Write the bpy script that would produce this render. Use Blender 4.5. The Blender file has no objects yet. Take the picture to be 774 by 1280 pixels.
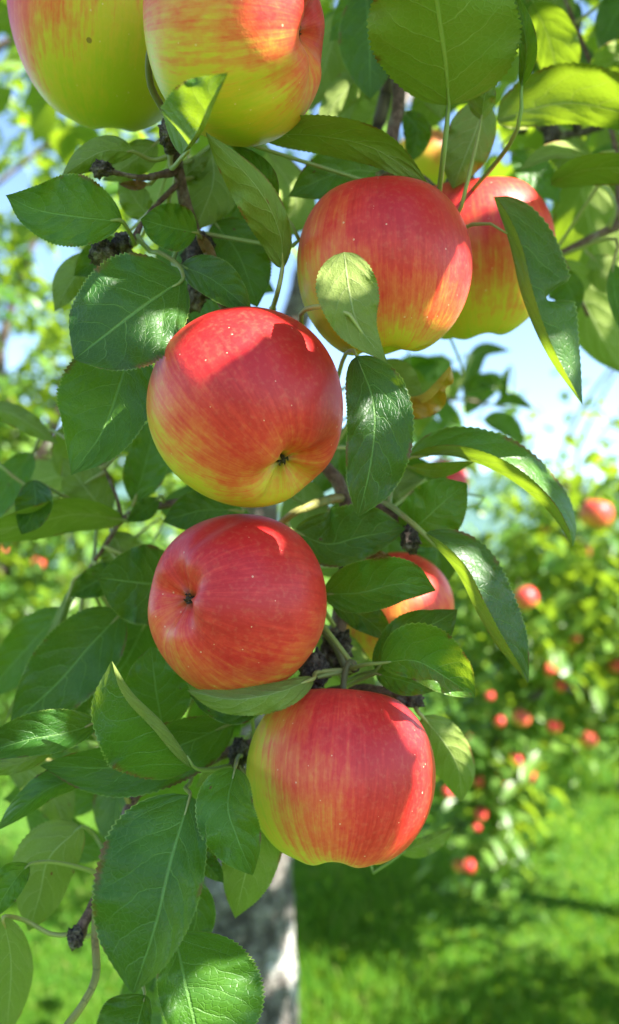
import bpy, bmesh, math, random
import numpy as np
from mathutils import Vector, Matrix, noise as mnoise

random.seed(7); rng = np.random.default_rng(11)
scene = bpy.context.scene
col = scene.collection
R = math.radians

# ------------------------------------------------------------------ camera
F = 960.0; CX, CY = 387.0, 640.0; HOR = 700.0
CAMZ = 1.65
pitch = math.atan((HOR - CY) / F)
C0 = np.array([0.0, 0.0, CAMZ])
RT = np.array([1.0, 0, 0]); FW = np.array([0, math.cos(pitch), math.sin(pitch)]); UP = np.array([0, -math.sin(pitch), math.cos(pitch)])
cam_d = bpy.data.cameras.new('camera'); cam = bpy.data.objects.new('camera', cam_d); col.objects.link(cam)
cam.location = C0; cam.rotation_euler = (math.pi / 2 + pitch, 0, 0)
cam_d.sensor_fit = 'VERTICAL'; cam_d.sensor_height = 36.0; cam_d.lens = 36.0 * F / 1280.0
cam_d.clip_start = 0.02; cam_d.clip_end = 2000
cam_d.dof.use_dof = True; cam_d.dof.focus_distance = 0.30; cam_d.dof.aperture_fstop = cam_d.lens / 4.3
scene.camera = cam

# ------------------------------------------------------------------ light
SUN = np.array([0.65, -0.36, 0.67]); SUN = SUN / np.linalg.norm(SUN)
w = bpy.data.worlds.new('World'); scene.world = w; w.use_nodes = True
nt = w.node_tree; nt.nodes.clear()
sky = nt.nodes.new('ShaderNodeTexSky'); sky.sky_type = 'NISHITA'; sky.sun_disc = False
sky.sun_elevation = math.asin(SUN[2]); sky.sun_rotation = math.atan2(SUN[0], SUN[1])
sky.air_density = 1.0; sky.dust_density = 0.15; sky.ozone_density = 2.5
bg = nt.nodes.new('ShaderNodeBackground'); bg.inputs[1].default_value = 0.075
wo = nt.nodes.new('ShaderNodeOutputWorld')
nt.links.new(sky.outputs[0], bg.inputs[0]); nt.links.new(bg.outputs[0], wo.inputs[0])
sd = bpy.data.lights.new('sun', 'SUN'); sd.energy = 5.0; sd.angle = R(0.5); sd.color = (1.0, 0.95, 0.87)
so = bpy.data.objects.new('sun', sd); col.objects.link(so)
so.rotation_euler = Vector(SUN).to_track_quat('Z', 'Y').to_euler(); so.location = (3, -2, 6)
vs = scene.view_settings; vs.view_transform = 'Standard'; vs.look = 'None'; vs.gamma = 1.0; vs.use_curve_mapping = False
vs.exposure = 2.52

# ------------------------------------------------------------------ helpers
def P(px, py, d):
    return C0 + RT * ((px - CX) / F * d) + UP * (-(py - CY) / F * d) + FW * d
def PA(a):
    a = np.asarray(a, float)
    return C0 + np.outer((a[:, 0] - CX) / F * a[:, 2], RT) + np.outer(-(a[:, 1] - CY) / F * a[:, 2], UP) + np.outer(a[:, 2], FW)
def proj(W):
    W = np.atleast_2d(W) - C0
    d = W @ FW; dd = np.where(np.abs(d) < 1e-4, 1e-4, d)
    return np.stack([CX + F * (W @ RT) / dd, CY - F * (W @ UP) / dd, d], 1)
def imgdir(v):
    v = np.asarray(v, float); v = v / np.linalg.norm(v)
    return RT * v[0] + UP * v[1] - FW * v[2]

def mk(name, V, Fc, mats=(), smooth=True):
    V = np.asarray(V, np.float32); me = bpy.data.meshes.new(name)
    if isinstance(Fc, np.ndarray):
        n, k = Fc.shape
        me.vertices.add(len(V)); me.vertices.foreach_set('co', V.ravel())
        me.loops.add(n * k); me.loops.foreach_set('vertex_index', Fc.astype(np.int32).ravel())
        me.polygons.add(n); me.polygons.foreach_set('loop_start', np.arange(0, n * k, k, dtype=np.int32))
        me.polygons.foreach_set('loop_total', np.full(n, k, np.int32))
        me.update(calc_edges=True)
    else:
        me.from_pydata([tuple(map(float, v)) for v in V], [], [tuple(map(int, f)) for f in Fc]); me.update()
    me.polygons.foreach_set('use_smooth', np.full(len(me.polygons), smooth, bool))
    for m in mats: me.materials.append(m)
    return me
def vattr(me, name, A):
    at = me.attributes.new(name, 'FLOAT_VECTOR', 'POINT'); at.data.foreach_set('vector', np.asarray(A, np.float32).ravel())
def fattr(me, name, A):
    at = me.attributes.new(name, 'FLOAT', 'POINT'); at.data.foreach_set('value', np.asarray(A, np.float32).ravel())
def link(name, me, parent=None, **kw):
    o = bpy.data.objects.new(name, me); col.objects.link(o)
    if parent is not None:
        o.parent = parent; o.matrix_parent_inverse = Matrix.Translation(-parent.location)
    for k, v in kw.items(): o[k] = v
    return o
def tagme(o, label, cat, group=None):
    o['label'] = label; o['category'] = cat
    if group: o['group'] = group
    return o
def empty(name, loc, label, cat, group=None):
    o = bpy.data.objects.new(name, None); o.empty_display_size = 0.02; col.objects.link(o); o.location = Vector(loc)
    return tagme(o, label, cat, group)

def catmull(pts, n):
    p = np.asarray(pts, float)
    if len(p) == 2: return p[0] + (p[1] - p[0]) * np.linspace(0, 1, n)[:, None]
    pp = np.vstack([2 * p[0] - p[1], p, 2 * p[-1] - p[-2]])
    seg = np.linalg.norm(np.diff(p[:, :2] if p.shape[1] < 3 else p[:, :3], axis=0), axis=1); cum = np.concatenate([[0], np.cumsum(seg)]); cum /= cum[-1]
    out = []
    for t in np.linspace(0, 1, n):
        i = min(max(np.searchsorted(cum, t, side='right') - 1, 0), len(p) - 2)
        u = (t - cum[i]) / max(cum[i + 1] - cum[i], 1e-9)
        a, b, c, d = pp[i], pp[i + 1], pp[i + 2], pp[i + 3]
        out.append(0.5 * (2 * b + (c - a) * u + (2 * a - 5 * b + 4 * c - d) * u * u + (3 * b - a - 3 * c + d) * u ** 3))
    return np.array(out)

def tube_geo(pts, radii, sides=8, rough=0.0, seed=0.0):
    """pts n x 3, radii n -> closed tube (quads + end fans)"""
    p = np.asarray(pts, float); r = np.asarray(radii, float); n = len(p)
    T = np.gradient(p, axis=0); T /= np.linalg.norm(T, axis=1)[:, None] + 1e-12
    a = np.array([0, 0, 1.0]) if abs(T[0][2]) < 0.9 else np.array([1.0, 0, 0])
    N = np.cross(T[0], a); N /= np.linalg.norm(N)
    V = []; ang = np.linspace(0, 2 * math.pi, sides, endpoint=False)
    for i in range(n):
        N = N - T[i] * (N @ T[i]); N /= np.linalg.norm(N) + 1e-12
        B = np.cross(T[i], N)
        for k in range(sides):
            d = N * math.cos(ang[k]) + B * math.sin(ang[k]); rr = r[i]
            if rough:
                q = (p[i] + d * r[i]) / (r[i] * 1.6 + 1e-6)
                rr *= 1 + rough * mnoise.noise(Vector((q[0] + seed, q[1], q[2])))
            V.append(p[i] + d * rr)
    Fc = []
    for i in range(n - 1):
        for k in range(sides):
            k2 = (k + 1) % sides
            Fc.append((i * sides + k, i * sides + k2, (i + 1) * sides + k2, (i + 1) * sides + k))
    V.append(p[0] - T[0] * r[0] * 0.4); V.append(p[-1] + T[-1] * r[-1] * 0.5)
    a0, a1 = len(V) - 2, len(V) - 1
    for k in range(sides):
        k2 = (k + 1) % sides
        Fc.append((a0, k2, k)); Fc.append((a1, (n - 1) * sides + k, (n - 1) * sides + k2))
    return np.array(V), Fc

class MB:
    def __init__(s): s.V = []; s.F = []; s.n = 0
    def add(s, V, Fc):
        s.V.append(np.asarray(V)); s.F += [tuple(i + s.n for i in f) for f in Fc]; s.n += len(V)
    def mesh(s, name, mats, smooth=True): return mk(name, np.vstack(s.V), s.F, mats, smooth)

# ------------------------------------------------------------------ materials
class N:
    def __init__(s, name):
        s.m = bpy.data.materials.new(name); s.m.use_nodes = True; s.t = s.m.node_tree; s.t.nodes.clear()
        s.out = s.t.nodes.new('ShaderNodeOutputMaterial')
    def n(s, typ, **kw):
        nd = s.t.nodes.new(typ)
        for k, v in kw.items(): setattr(nd, k, v)
        return nd
    def l(s, a, b): s.t.links.new(a, b)
    def put(s, sock, v):
        if isinstance(v, bpy.types.NodeSocket): s.l(v, sock)
        else: sock.default_value = v
    def math(s, op, a, b=0.0, c=None, clamp=False):
        nd = s.n('ShaderNodeMath', operation=op, use_clamp=clamp); s.put(nd.inputs[0], a); s.put(nd.inputs[1], b)
        if c is not None: s.put(nd.inputs[2], c)
        return nd.outputs[0]
    def ss(s, v, a, b, lo=0.0, hi=1.0):
        nd = s.n('ShaderNodeMapRange', interpolation_type='SMOOTHSTEP'); s.put(nd.inputs[0], v)
        s.put(nd.inputs[1], a); s.put(nd.inputs[2], b); s.put(nd.inputs[3], lo); s.put(nd.inputs[4], hi); return nd.outputs[0]
    def mix(s, f, a, b):
        nd = s.n('ShaderNodeMix', data_type='RGBA'); s.put(nd.inputs[0], f)
        s.put(nd.inputs[6], a if isinstance(a, bpy.types.NodeSocket) else (*a, 1)); s.put(nd.inputs[7], b if isinstance(b, bpy.types.NodeSocket) else (*b, 1))
        return nd.outputs[2]
    def noise(s, vec, scale, detail=2.0, rough=0.5, dims='3D'):
        nd = s.n('ShaderNodeTexNoise'); nd.noise_dimensions = dims
        if vec is not None: s.l(vec, nd.inputs['Vector'])
        nd.inputs['Scale'].default_value = scale; nd.inputs['Detail'].default_value = detail; nd.inputs['Roughness'].default_value = rough
        return nd.outputs['Fac']
    def vor(s, vec, scale, feature='F1', rand=1.0):
        nd = s.n('ShaderNodeTexVoronoi', feature=feature); s.l(vec, nd.inputs['Vector']); nd.inputs['Scale'].default_value = scale
        nd.inputs['Randomness'].default_value = rand; return nd
    def comb(s, x, y, z):
        nd = s.n('ShaderNodeCombineXYZ'); s.put(nd.inputs[0], x); s.put(nd.inputs[1], y); s.put(nd.inputs[2], z); return nd.outputs[0]
    def sep(s, v):
        nd = s.n('ShaderNodeSeparateXYZ'); s.l(v, nd.inputs[0]); return nd.outputs
    def attr(s, name):
        return s.n('ShaderNodeAttribute', attribute_name=name)
    def ramp(s, f, stops):
        nd = s.n('ShaderNodeValToRGB'); s.put(nd.inputs[0], f); e = nd.color_ramp.elements
        while len(e) < len(stops): e.new(0.5)
        for el, (p, c) in zip(e, stops): el.position = p; el.color = (*c, 1)
        return nd.outputs[0]
    def bump(s, h, strength, dist, normal=None):
        nd = s.n('ShaderNodeBump'); nd.inputs['Strength'].default_value = strength; nd.inputs['Distance'].default_value = dist
        s.l(h, nd.inputs['Height'])
        if normal is not None: s.l(normal, nd.inputs['Normal'])
        return nd.outputs[0]
    def bsdf(s, base, rough=0.5, spec=0.5, normal=None, coat=0.0, coat_rough=0.2):
        nd = s.n('ShaderNodeBsdfPrincipled'); s.put(nd.inputs['Base Color'], base if isinstance(base, bpy.types.NodeSocket) else (*base, 1))
        s.put(nd.inputs['Roughness'], rough); s.put(nd.inputs['Specular IOR Level'], spec)
        nd.inputs['Coat Weight'].default_value = coat; nd.inputs['Coat Roughness'].default_value = coat_rough
        if normal is not None: s.l(normal, nd.inputs['Normal'])
        return nd
    def done(s, shader): s.l(shader, s.out.inputs[0]); return s.m

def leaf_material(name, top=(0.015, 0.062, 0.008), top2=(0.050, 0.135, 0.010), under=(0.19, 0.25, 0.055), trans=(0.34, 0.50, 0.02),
                  tmix=0.23, detail=True, yellow=False):
    g = N(name)
    a = g.attr('lc'); x, y, z = g.sep(a.outputs['Vector'])       # t along, s across (-1..1), random
    oi = g.n('ShaderNodeObjectInfo')
    rnd = g.math('FRACT', g.math('ADD', z, oi.outputs['Random']))
    s_ = g.math('ABSOLUTE', y)
    back = g.n('ShaderNodeNewGeometry').outputs['Backfacing']
    mid = g.ss(s_, 0.014, 0.042, 1.0, 0.0)
    if detail:
        wob = g.math('MULTIPLY', g.noise(g.comb(g.math('MULTIPLY', x, 3.0), y, rnd), 2.2, 2.0), 0.10)
        ph = g.math('SUBTRACT', x, g.math('MULTIPLY', s_, g.math('ADD', 0.13, g.math('MULTIPLY', s_, 0.20))))
        ph = g.math('ADD', ph, wob)
        side = g.math('MULTIPLY', g.math('GREATER_THAN', y, 0.0), 0.4)
        fr = g.math('ABSOLUTE', g.math('SUBTRACT', g.math('FRACT', g.math('ADD', g.math('MULTIPLY', ph, 6.0), side)), 0.5))
        sec = g.math('MULTIPLY', g.ss(fr, 0.008, 0.038, 1.0, 0.0), g.ss(s_, 0.35, 0.98, 1.0, 0.15))
        bulge = g.ss(fr, 0.0, 0.42, 0.0, 1.0)
        v = g.vor(g.comb(g.math('MULTIPLY', x, 30.0), g.math('MULTIPLY', y, 10.0), rnd), 1.0, 'DISTANCE_TO_EDGE')
        ter = g.ss(v.outputs['Distance'], 0.0, 0.12, 1.0, 0.0)
        vein = g.math('MAXIMUM', mid, g.math('MULTIPLY', sec, 0.75))
        vein2 = g.math('MAXIMUM', vein, g.math('MULTIPLY', ter, 0.16))
        h = g.math('ADD', g.math('MULTIPLY', bulge, 0.45), g.math('SUBTRACT', g.math('MULTIPLY', ter, -0.16), g.math('MULTIPLY', vein, 0.5)))
        h = g.math('ADD', h, g.math('MULTIPLY', g.noise(g.comb(x, g.math('MULTIPLY', y, 0.4), rnd), 9.0, 2.0), 0.9))
        nrm = g.bump(h, 0.75, 0.0009)
    else:
        vein = mid; vein2 = mid; nrm = None
    blot = g.noise(g.comb(x, g.math('MULTIPLY', y, 0.4), g.math('MULTIPLY', rnd, 9.0)), 3.5, 3.0)
    tcol = g.mix(g.ss(g.math('ADD', g.math('MULTIPLY', blot, 0.7), g.math('MULTIPLY', rnd, 0.6)), 0.4, 0.95), top, top2)
    tcol = g.mix(g.math('MULTIPLY', vein2, 0.60), tcol, (0.16, 0.31, 0.08))
    edge = g.ss(s_, 0.965, 0.995)
    tcol = g.mix(g.math('MULTIPLY', edge, 0.6), tcol, (0.30, 0.38, 0.10))
    ucol = g.mix(g.math('MULTIPLY', vein2, 0.75), g.mix(blot, under, tuple(c * 0.72 for c in under)), (0.34, 0.40, 0.17))
    if detail:
        sp = g.vor(g.comb(g.math('MULTIPLY', x, 4.0), g.math('MULTIPLY', y, 1.7), g.math('MULTIPLY', rnd, 21.0)), 1.0)
        spot = g.math('MULTIPLY', g.ss(sp.outputs['Distance'], 0.05, 0.085, 1.0, 0.0), g.math('GREATER_THAN', g.sep(sp.outputs['Color'])[0], 0.74))
        ed2 = g.math('MULTIPLY', g.ss(s_, 0.86, 0.99), g.ss(g.noise(g.comb(g.math('MULTIPLY', x, 4.0), y, g.math('MULTIPLY', rnd, 31.0)), 1.4, 3.0), 0.55, 0.64))
        brown = g.math('MAXIMUM', spot, g.math('MULTIPLY', ed2, 0.85))
        tcol = g.mix(brown, tcol, (0.16, 0.065, 0.025)); ucol = g.mix(brown, ucol, (0.22, 0.10, 0.035))
        trc = g.mix(brown, g.mix(g.math('MULTIPLY', vein, 0.5), trans, (0.45, 0.55, 0.10)), (0.10, 0.04, 0.01))
    else:
        trc = g.mix(rnd, trans, tuple(c * 0.8 for c in trans))
    cc = g.mix(back, tcol, ucol)
    rough = g.math('ADD', g.math('MULTIPLY', back, 0.27), g.math('ADD', 0.36, g.math('MULTIPLY', blot, 0.14)))
    if not detail: rough = g.math('SUBTRACT', rough, 0.05)
    p = g.bsdf(cc, rough, g.math('SUBTRACT', 0.34 if detail else 0.5, g.math('MULTIPLY', back, 0.16)), nrm)
    t = g.n('ShaderNodeBsdfTranslucent'); g.l(trc, t.inputs[0])
    if nrm is not None: g.l(nrm, t.inputs['Normal'])
    mx = g.n('ShaderNodeMixShader'); mx.inputs[0].default_value = tmix; g.l(p.outputs[0], mx.inputs[1]); g.l(t.outputs[0], mx.inputs[2])
    return g.done(mx.outputs[0])

M = {}
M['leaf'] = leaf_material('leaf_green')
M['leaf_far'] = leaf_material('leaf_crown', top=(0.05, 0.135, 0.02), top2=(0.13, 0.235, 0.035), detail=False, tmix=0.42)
M['leaf_yellow'] = leaf_material('leaf_yellowed', top=(0.50, 0.30, 0.02), top2=(0.42, 0.20, 0.02), under=(0.62, 0.42, 0.05), trans=(0.7, 0.45, 0.02), yellow=True)
M['leaf_dry'] = leaf_material('leaf_dried', top=(0.22, 0.10, 0.03), top2=(0.30, 0.15, 0.05), under=(0.34, 0.18, 0.06), trans=(0.3, 0.12, 0.02), tmix=0.15)

def stalk_mat():
    g = N('leaf_stalk'); oi = g.n('ShaderNodeObjectInfo'); tc = g.n('ShaderNodeTexCoord')
    c = g.mix(oi.outputs['Random'], (0.20, 0.27, 0.07), (0.30, 0.30, 0.09))
    c = g.mix(g.ss(g.noise(tc.outputs['Object'], 40.0, 2.0), 0.5, 0.75, 0.0, 0.5), c, (0.30, 0.14, 0.06))
    return g.done(g.bsdf(c, 0.5, 0.4).outputs[0])
M['stalk'] = stalk_mat()

def bark_mat(name, c1, c2, c3, scale, dist, rough=0.85):
    g = N(name); tc = g.n('ShaderNodeTexCoord').outputs['Object']
    n1 = g.noise(tc, scale, 5.0, 0.6); n2 = g.noise(tc, scale * 0.28, 3.0)
    v = g.vor(tc, scale * 1.3, 'DISTANCE_TO_EDGE')
    c = g.mix(g.ss(n1, 0.35, 0.68), c1, c2); c = g.mix(g.ss(n2, 0.52, 0.66, 0.0, 0.9), c, c3)
    c = g.mix(g.ss(v.outputs['Distance'], 0.0, 0.07, 0.55, 0.0), c, tuple(x * 0.45 for x in c1))
    h = g.math('ADD', n1, g.math('MULTIPLY', g.ss(v.outputs['Distance'], 0.0, 0.1), 0.6))
    return g.done(g.bsdf(c, rough, 0.25, g.bump(h, 0.8, dist)).outputs[0])
M['twig'] = bark_mat('twig_bark', (0.10, 0.055, 0.04), (0.20, 0.12, 0.09), (0.24, 0.19, 0.15), 260.0, 0.0006)
M['spur'] = bark_mat('spur_bark', (0.035, 0.024, 0.02), (0.13, 0.095, 0.075), (0.24, 0.20, 0.16), 420.0, 0.0009)
M['twig_green'] = bark_mat('shoot_bark', (0.19, 0.19, 0.05), (0.24, 0.22, 0.07), (0.26, 0.15, 0.06), 90.0, 0.0002, 0.55)
M['trunk'] = bark_mat('trunk_bark', (0.05, 0.042, 0.036), (0.18, 0.165, 0.145), (0.34, 0.325, 0.30), 30.0, 0.016)
M['limb'] = bark_mat('limb_bark', (0.07, 0.05, 0.042), (0.17, 0.13, 0.11), (0.26, 0.24, 0.22), 60.0, 0.003)

def apple_mat(name, red=(0.65, 0.034, 0.027), mid=(0.71, 0.115, 0.038), yel=(0.60, 0.43, 0.035), grn=(0.42, 0.43, 0.022), detail=True):
    g = N(name); ob = g.n('ShaderNodeTexCoord').outputs['Object']; x, y, z = g.sep(ob)
    bl = g.attr('blush').outputs['Fac']; pole = g.attr('pole').outputs['Fac']; oi = g.n('ShaderNodeObjectInfo').outputs['Random']
    rho = g.math('SQRT', g.math('ADD', g.math('ADD', g.math('MULTIPLY', x, x), g.math('MULTIPLY', y, y)), 1e-6))
    cx, cy = g.math('DIVIDE', x, rho), g.math('DIVIDE', y, rho); off = g.math('MULTIPLY', oi, 37.0)
    st = g.noise(g.comb(g.math('ADD', g.math('MULTIPLY', cx, 9.0), off), g.math('MULTIPLY', cy, 9.0), g.math('MULTIPLY', z, 28.0)), 1.0, 4.0, 0.62)
    st2 = g.noise(g.comb(g.math('ADD', g.math('MULTIPLY', cx, 26.0), off), g.math('MULTIPLY', cy, 26.0), g.math('MULTIPLY', z, 60.0)), 1.0, 3.0, 0.6)
    big = g.noise(g.comb(g.math('ADD', x, off), y, z), 42.0, 4.0)
    f = g.math('ADD', bl, g.math('MULTIPLY', g.math('SUBTRACT', st, 0.5), 0.46))
    f = g.math('ADD', f, g.math('MULTIPLY', g.math('SUBTRACT', st2, 0.5), 0.50))
    f = g.math('ADD', f, g.math('MULTIPLY', g.math('SUBTRACT', big, 0.5), 0.7))
    f = g.math('ADD', f, g.math('MULTIPLY', g.math('SUBTRACT', g.noise(g.comb(x, y, g.math('MULTIPLY', z, 0.5)), 330.0, 3.0, 0.65), 0.5), 0.42))
    f = g.math('DIVIDE', f, 1.2)
    c = g.ramp(f, [(0.0, grn), (0.14, tuple((a * 0.45 + b * 0.55) for a, b in zip(grn, yel))), (0.27, yel), (0.40, (0.66, 0.27, 0.045)), (0.56, mid), (0.76, red), (1.0, (0.50, 0.013, 0.015))])
    # pale bloom patches and lenticels
    c = g.mix(g.ss(g.noise(ob, 500.0, 2.0), 0.45, 0.8, 0.0, 0.08), c, (0.75, 0.40, 0.20))
    if detail:
        v = g.vor(ob, 230.0); big_v = g.sep(v.outputs['Color'])[0]
        lim = g.math('MULTIPLY', big_v, 0.10)
        dot = g.math('MULTIPLY', g.math('LESS_THAN', v.outputs['Distance'], lim), g.math('GREATER_THAN', big_v, 0.45))
        c = g.mix(g.math('MULTIPLY', dot, 0.5), c, (0.80, 0.55, 0.36))
        v2 = g.vor(ob, 45.0); sc = g.math('MULTIPLY', g.math('LESS_THAN', v2.outputs['Distance'], 0.055), g.math('GREATER_THAN', g.sep(v2.outputs['Color'])[1], 0.85))
        c = g.mix(g.math('MULTIPLY', sc, 0.7), c, (0.16, 0.07, 0.03))
    c = g.mix(pole, c, (0.11, 0.085, 0.025))
    h = g.math('ADD', g.noise(ob, 900.0, 2.0), g.math('MULTIPLY', g.noise(ob, 120.0, 2.0), 2.0))
    rough = g.math('ADD', 0.33, g.math('MULTIPLY', big, 0.18))
    p = g.bsdf(c, rough, 0.32, g.bump(h, 0.20, 0.0004))
    p.inputs['Subsurface Weight'].default_value = 0.10; p.inputs['Subsurface Radius'].default_value = (0.006, 0.0025, 0.001); p.inputs['Subsurface Scale'].default_value = 0.5
    return g.done(p.outputs[0])
M['apple'] = apple_mat('apple_skin')
M['apple_far'] = apple_mat('apple_skin_far', red=(0.46, 0.022, 0.03), mid=(0.52, 0.10, 0.05), detail=False)
def plain(name, c, rough=0.8, spec=0.3):
    g = N(name); n1 = g.noise(g.n('ShaderNodeTexCoord').outputs['Object'], 300.0, 3.0)
    return g.done(g.bsdf(g.mix(n1, tuple(k * 0.6 for k in c), tuple(min(1, k * 1.4) for k in c)), rough, spec).outputs[0])
M['calyx'] = plain('dry_sepal', (0.05, 0.035, 0.022)); M['stem'] = plain('fruit_stem', (0.13, 0.12, 0.05), 0.6)

# ------------------------------------------------------------------ ground, hills
def ground_mat():
    g = N('turf'); tc = g.n('ShaderNodeTexCoord').outputs['Object']
    c = g.mix(g.ss(g.noise(tc, 1.3, 4.0), 0.35, 0.7), (0.035, 0.10, 0.015), (0.07, 0.16, 0.02))
    c = g.mix(g.ss(g.noise(tc, 14.0, 4.0), 0.4, 0.75, 0.0, 0.7), c, (0.10, 0.15, 0.03))
    return g.done(g.bsdf(c, 0.9, 0.1, g.bump(g.noise(tc, 30.0, 3.0), 1.0, 0.03)).outputs[0])
M['turf'] = ground_mat()
gx = np.concatenate([[-400, -120, -40], np.linspace(-14, 14, 57), [40, 120, 400]]); gy = np.concatenate([[-60, -20], np.linspace(-6, 24, 61), [60, 150, 420]])
GV = [(x, y, 0.018 * mnoise.noise(Vector((x * 0.7, y * 0.7, 0)))) for y in gy for x in gx]
GF = np.array([(j * len(gx) + i, j * len(gx) + i + 1, (j + 1) * len(gx) + i + 1, (j + 1) * len(gx) + i) for j in range(len(gy) - 1) for i in range(len(gx) - 1)])
link('ground', mk('ground', GV, GF, [M['turf']]), kind='structure')
hx = np.linspace(-420, 420, 81); HV = []; HFc = []
for i, x in enumerate(hx):
    hgt = 34 + 9 * mnoise.noise(Vector((x * 0.012, 3.1, 0))) + 3 * mnoise.noise(Vector((x * 0.06, 7.1, 0)))
    HV += [(x, 215, -1.0), (x, 262, hgt * 0.8), (x, 300, hgt), (x, 390, -1.0)]
for i in range(80):
    for k in range(3): HFc.append((i * 4 + k, (i + 1) * 4 + k, (i + 1) * 4 + k + 1, i * 4 + k + 1))
g = N('wooded_hill'); tc = g.n('ShaderNodeTexCoord').outputs['Object']
hm = g.done(g.bsdf(g.mix(g.noise(tc, 0.12, 4.0), (0.045, 0.09, 0.085), (0.08, 0.14, 0.13)), 0.95, 0.05).outputs[0])  # blue-teal of distance haze is put into the base colour
link('hills', mk('hills', HV, np.array(HFc), [hm]), kind='structure')

def blade_mat():
    g = N('grass_blade'); a = g.attr('lc'); t, s_, r_ = g.sep(a.outputs['Vector'])
    ob = g.n('ShaderNodeTexCoord').outputs['Object']; pt = g.ss(g.noise(ob, 2.3, 4.0), 0.38, 0.66); r_ = g.math('MULTIPLY', r_, 1.0)
    c = g.mix(r_, g.mix(pt, (0.030, 0.105, 0.010), (0.055, 0.135, 0.012)), g.mix(pt, (0.075, 0.19, 0.016), (0.105, 0.205, 0.018))); c = g.mix(g.math('MULTIPLY', g.math('GREATER_THAN', r_, 0.94), 0.6), c, (0.30, 0.27, 0.09))
    p = g.bsdf(c, 0.6, 0.12); tr = g.n('ShaderNodeBsdfTranslucent'); g.l(g.mix(r_, (0.20, 0.44, 0.015), (0.36, 0.52, 0.025)), tr.inputs[0])
    mx = g.n('ShaderNodeMixShader'); mx.inputs[0].default_value = 0.42; g.l(p.outputs[0], mx.inputs[1]); g.l(tr.outputs[0], mx.inputs[2])
    return g.done(mx.outputs[0])
M['blade'] = blade_mat()
def grass():
    n = 150000
    d = 1.0 / (rng.random(n) * (1 / 2.0 - 1 / 13.0) + 1 / 13.0); y = d
    x = (rng.random(n) - 0.5) * 1.15 * d + 0.0
    hgt = 0.03 + 0.075 * rng.random(n) ** 1.5 * (0.6 + 0.4 * np.sin(x * 3.1 + 2 * np.sin(y * 2.3)))
    ang = rng.random(n) * 2 * math.pi; lean = rng.random(n) * 0.75; wd = 0.0018 + 0.0022 * rng.random(n) + 0.0004 * d
    dx, dy = np.cos(ang), np.sin(ang); sx, sy = -np.sin(ang + rng.random(n)), np.cos(ang + rng.random(n))
    z0 = -0.012
    b = np.stack([x, y, np.full(n, z0)], 1); sdv = np.stack([sx * wd, sy * wd, np.zeros(n)], 1)
    m1 = b + np.stack([dx * lean * hgt * 0.25, dy * lean * hgt * 0.25, hgt * 0.6], 1)
    tp = b + np.stack([dx * lean * hgt, dy * lean * hgt, hgt], 1)
    V = np.stack([b - sdv, b + sdv, m1 + sdv * 0.8, m1 - sdv * 0.8, tp + sdv * 0.1, tp - sdv * 0.1], 1).reshape(-1, 3)
    k = np.arange(n)[:, None] * 6
    Fq = np.concatenate([k + np.array([0, 1, 2, 3]), k + np.array([3, 2, 4, 5])])
    me = mk('grass', V, Fq, [M['blade']])
    r_ = np.repeat(rng.random(n), 6); tt = np.tile([0, 0, .6, .6, 1, 1], n)
    vattr(me, 'lc', np.stack([tt, np.zeros(6 * n), r_], 1))
    tagme(link('grass', me, kind='stuff'), 'short sunlit green orchard grass with patches of tree shade', 'grass')
grass()

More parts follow.
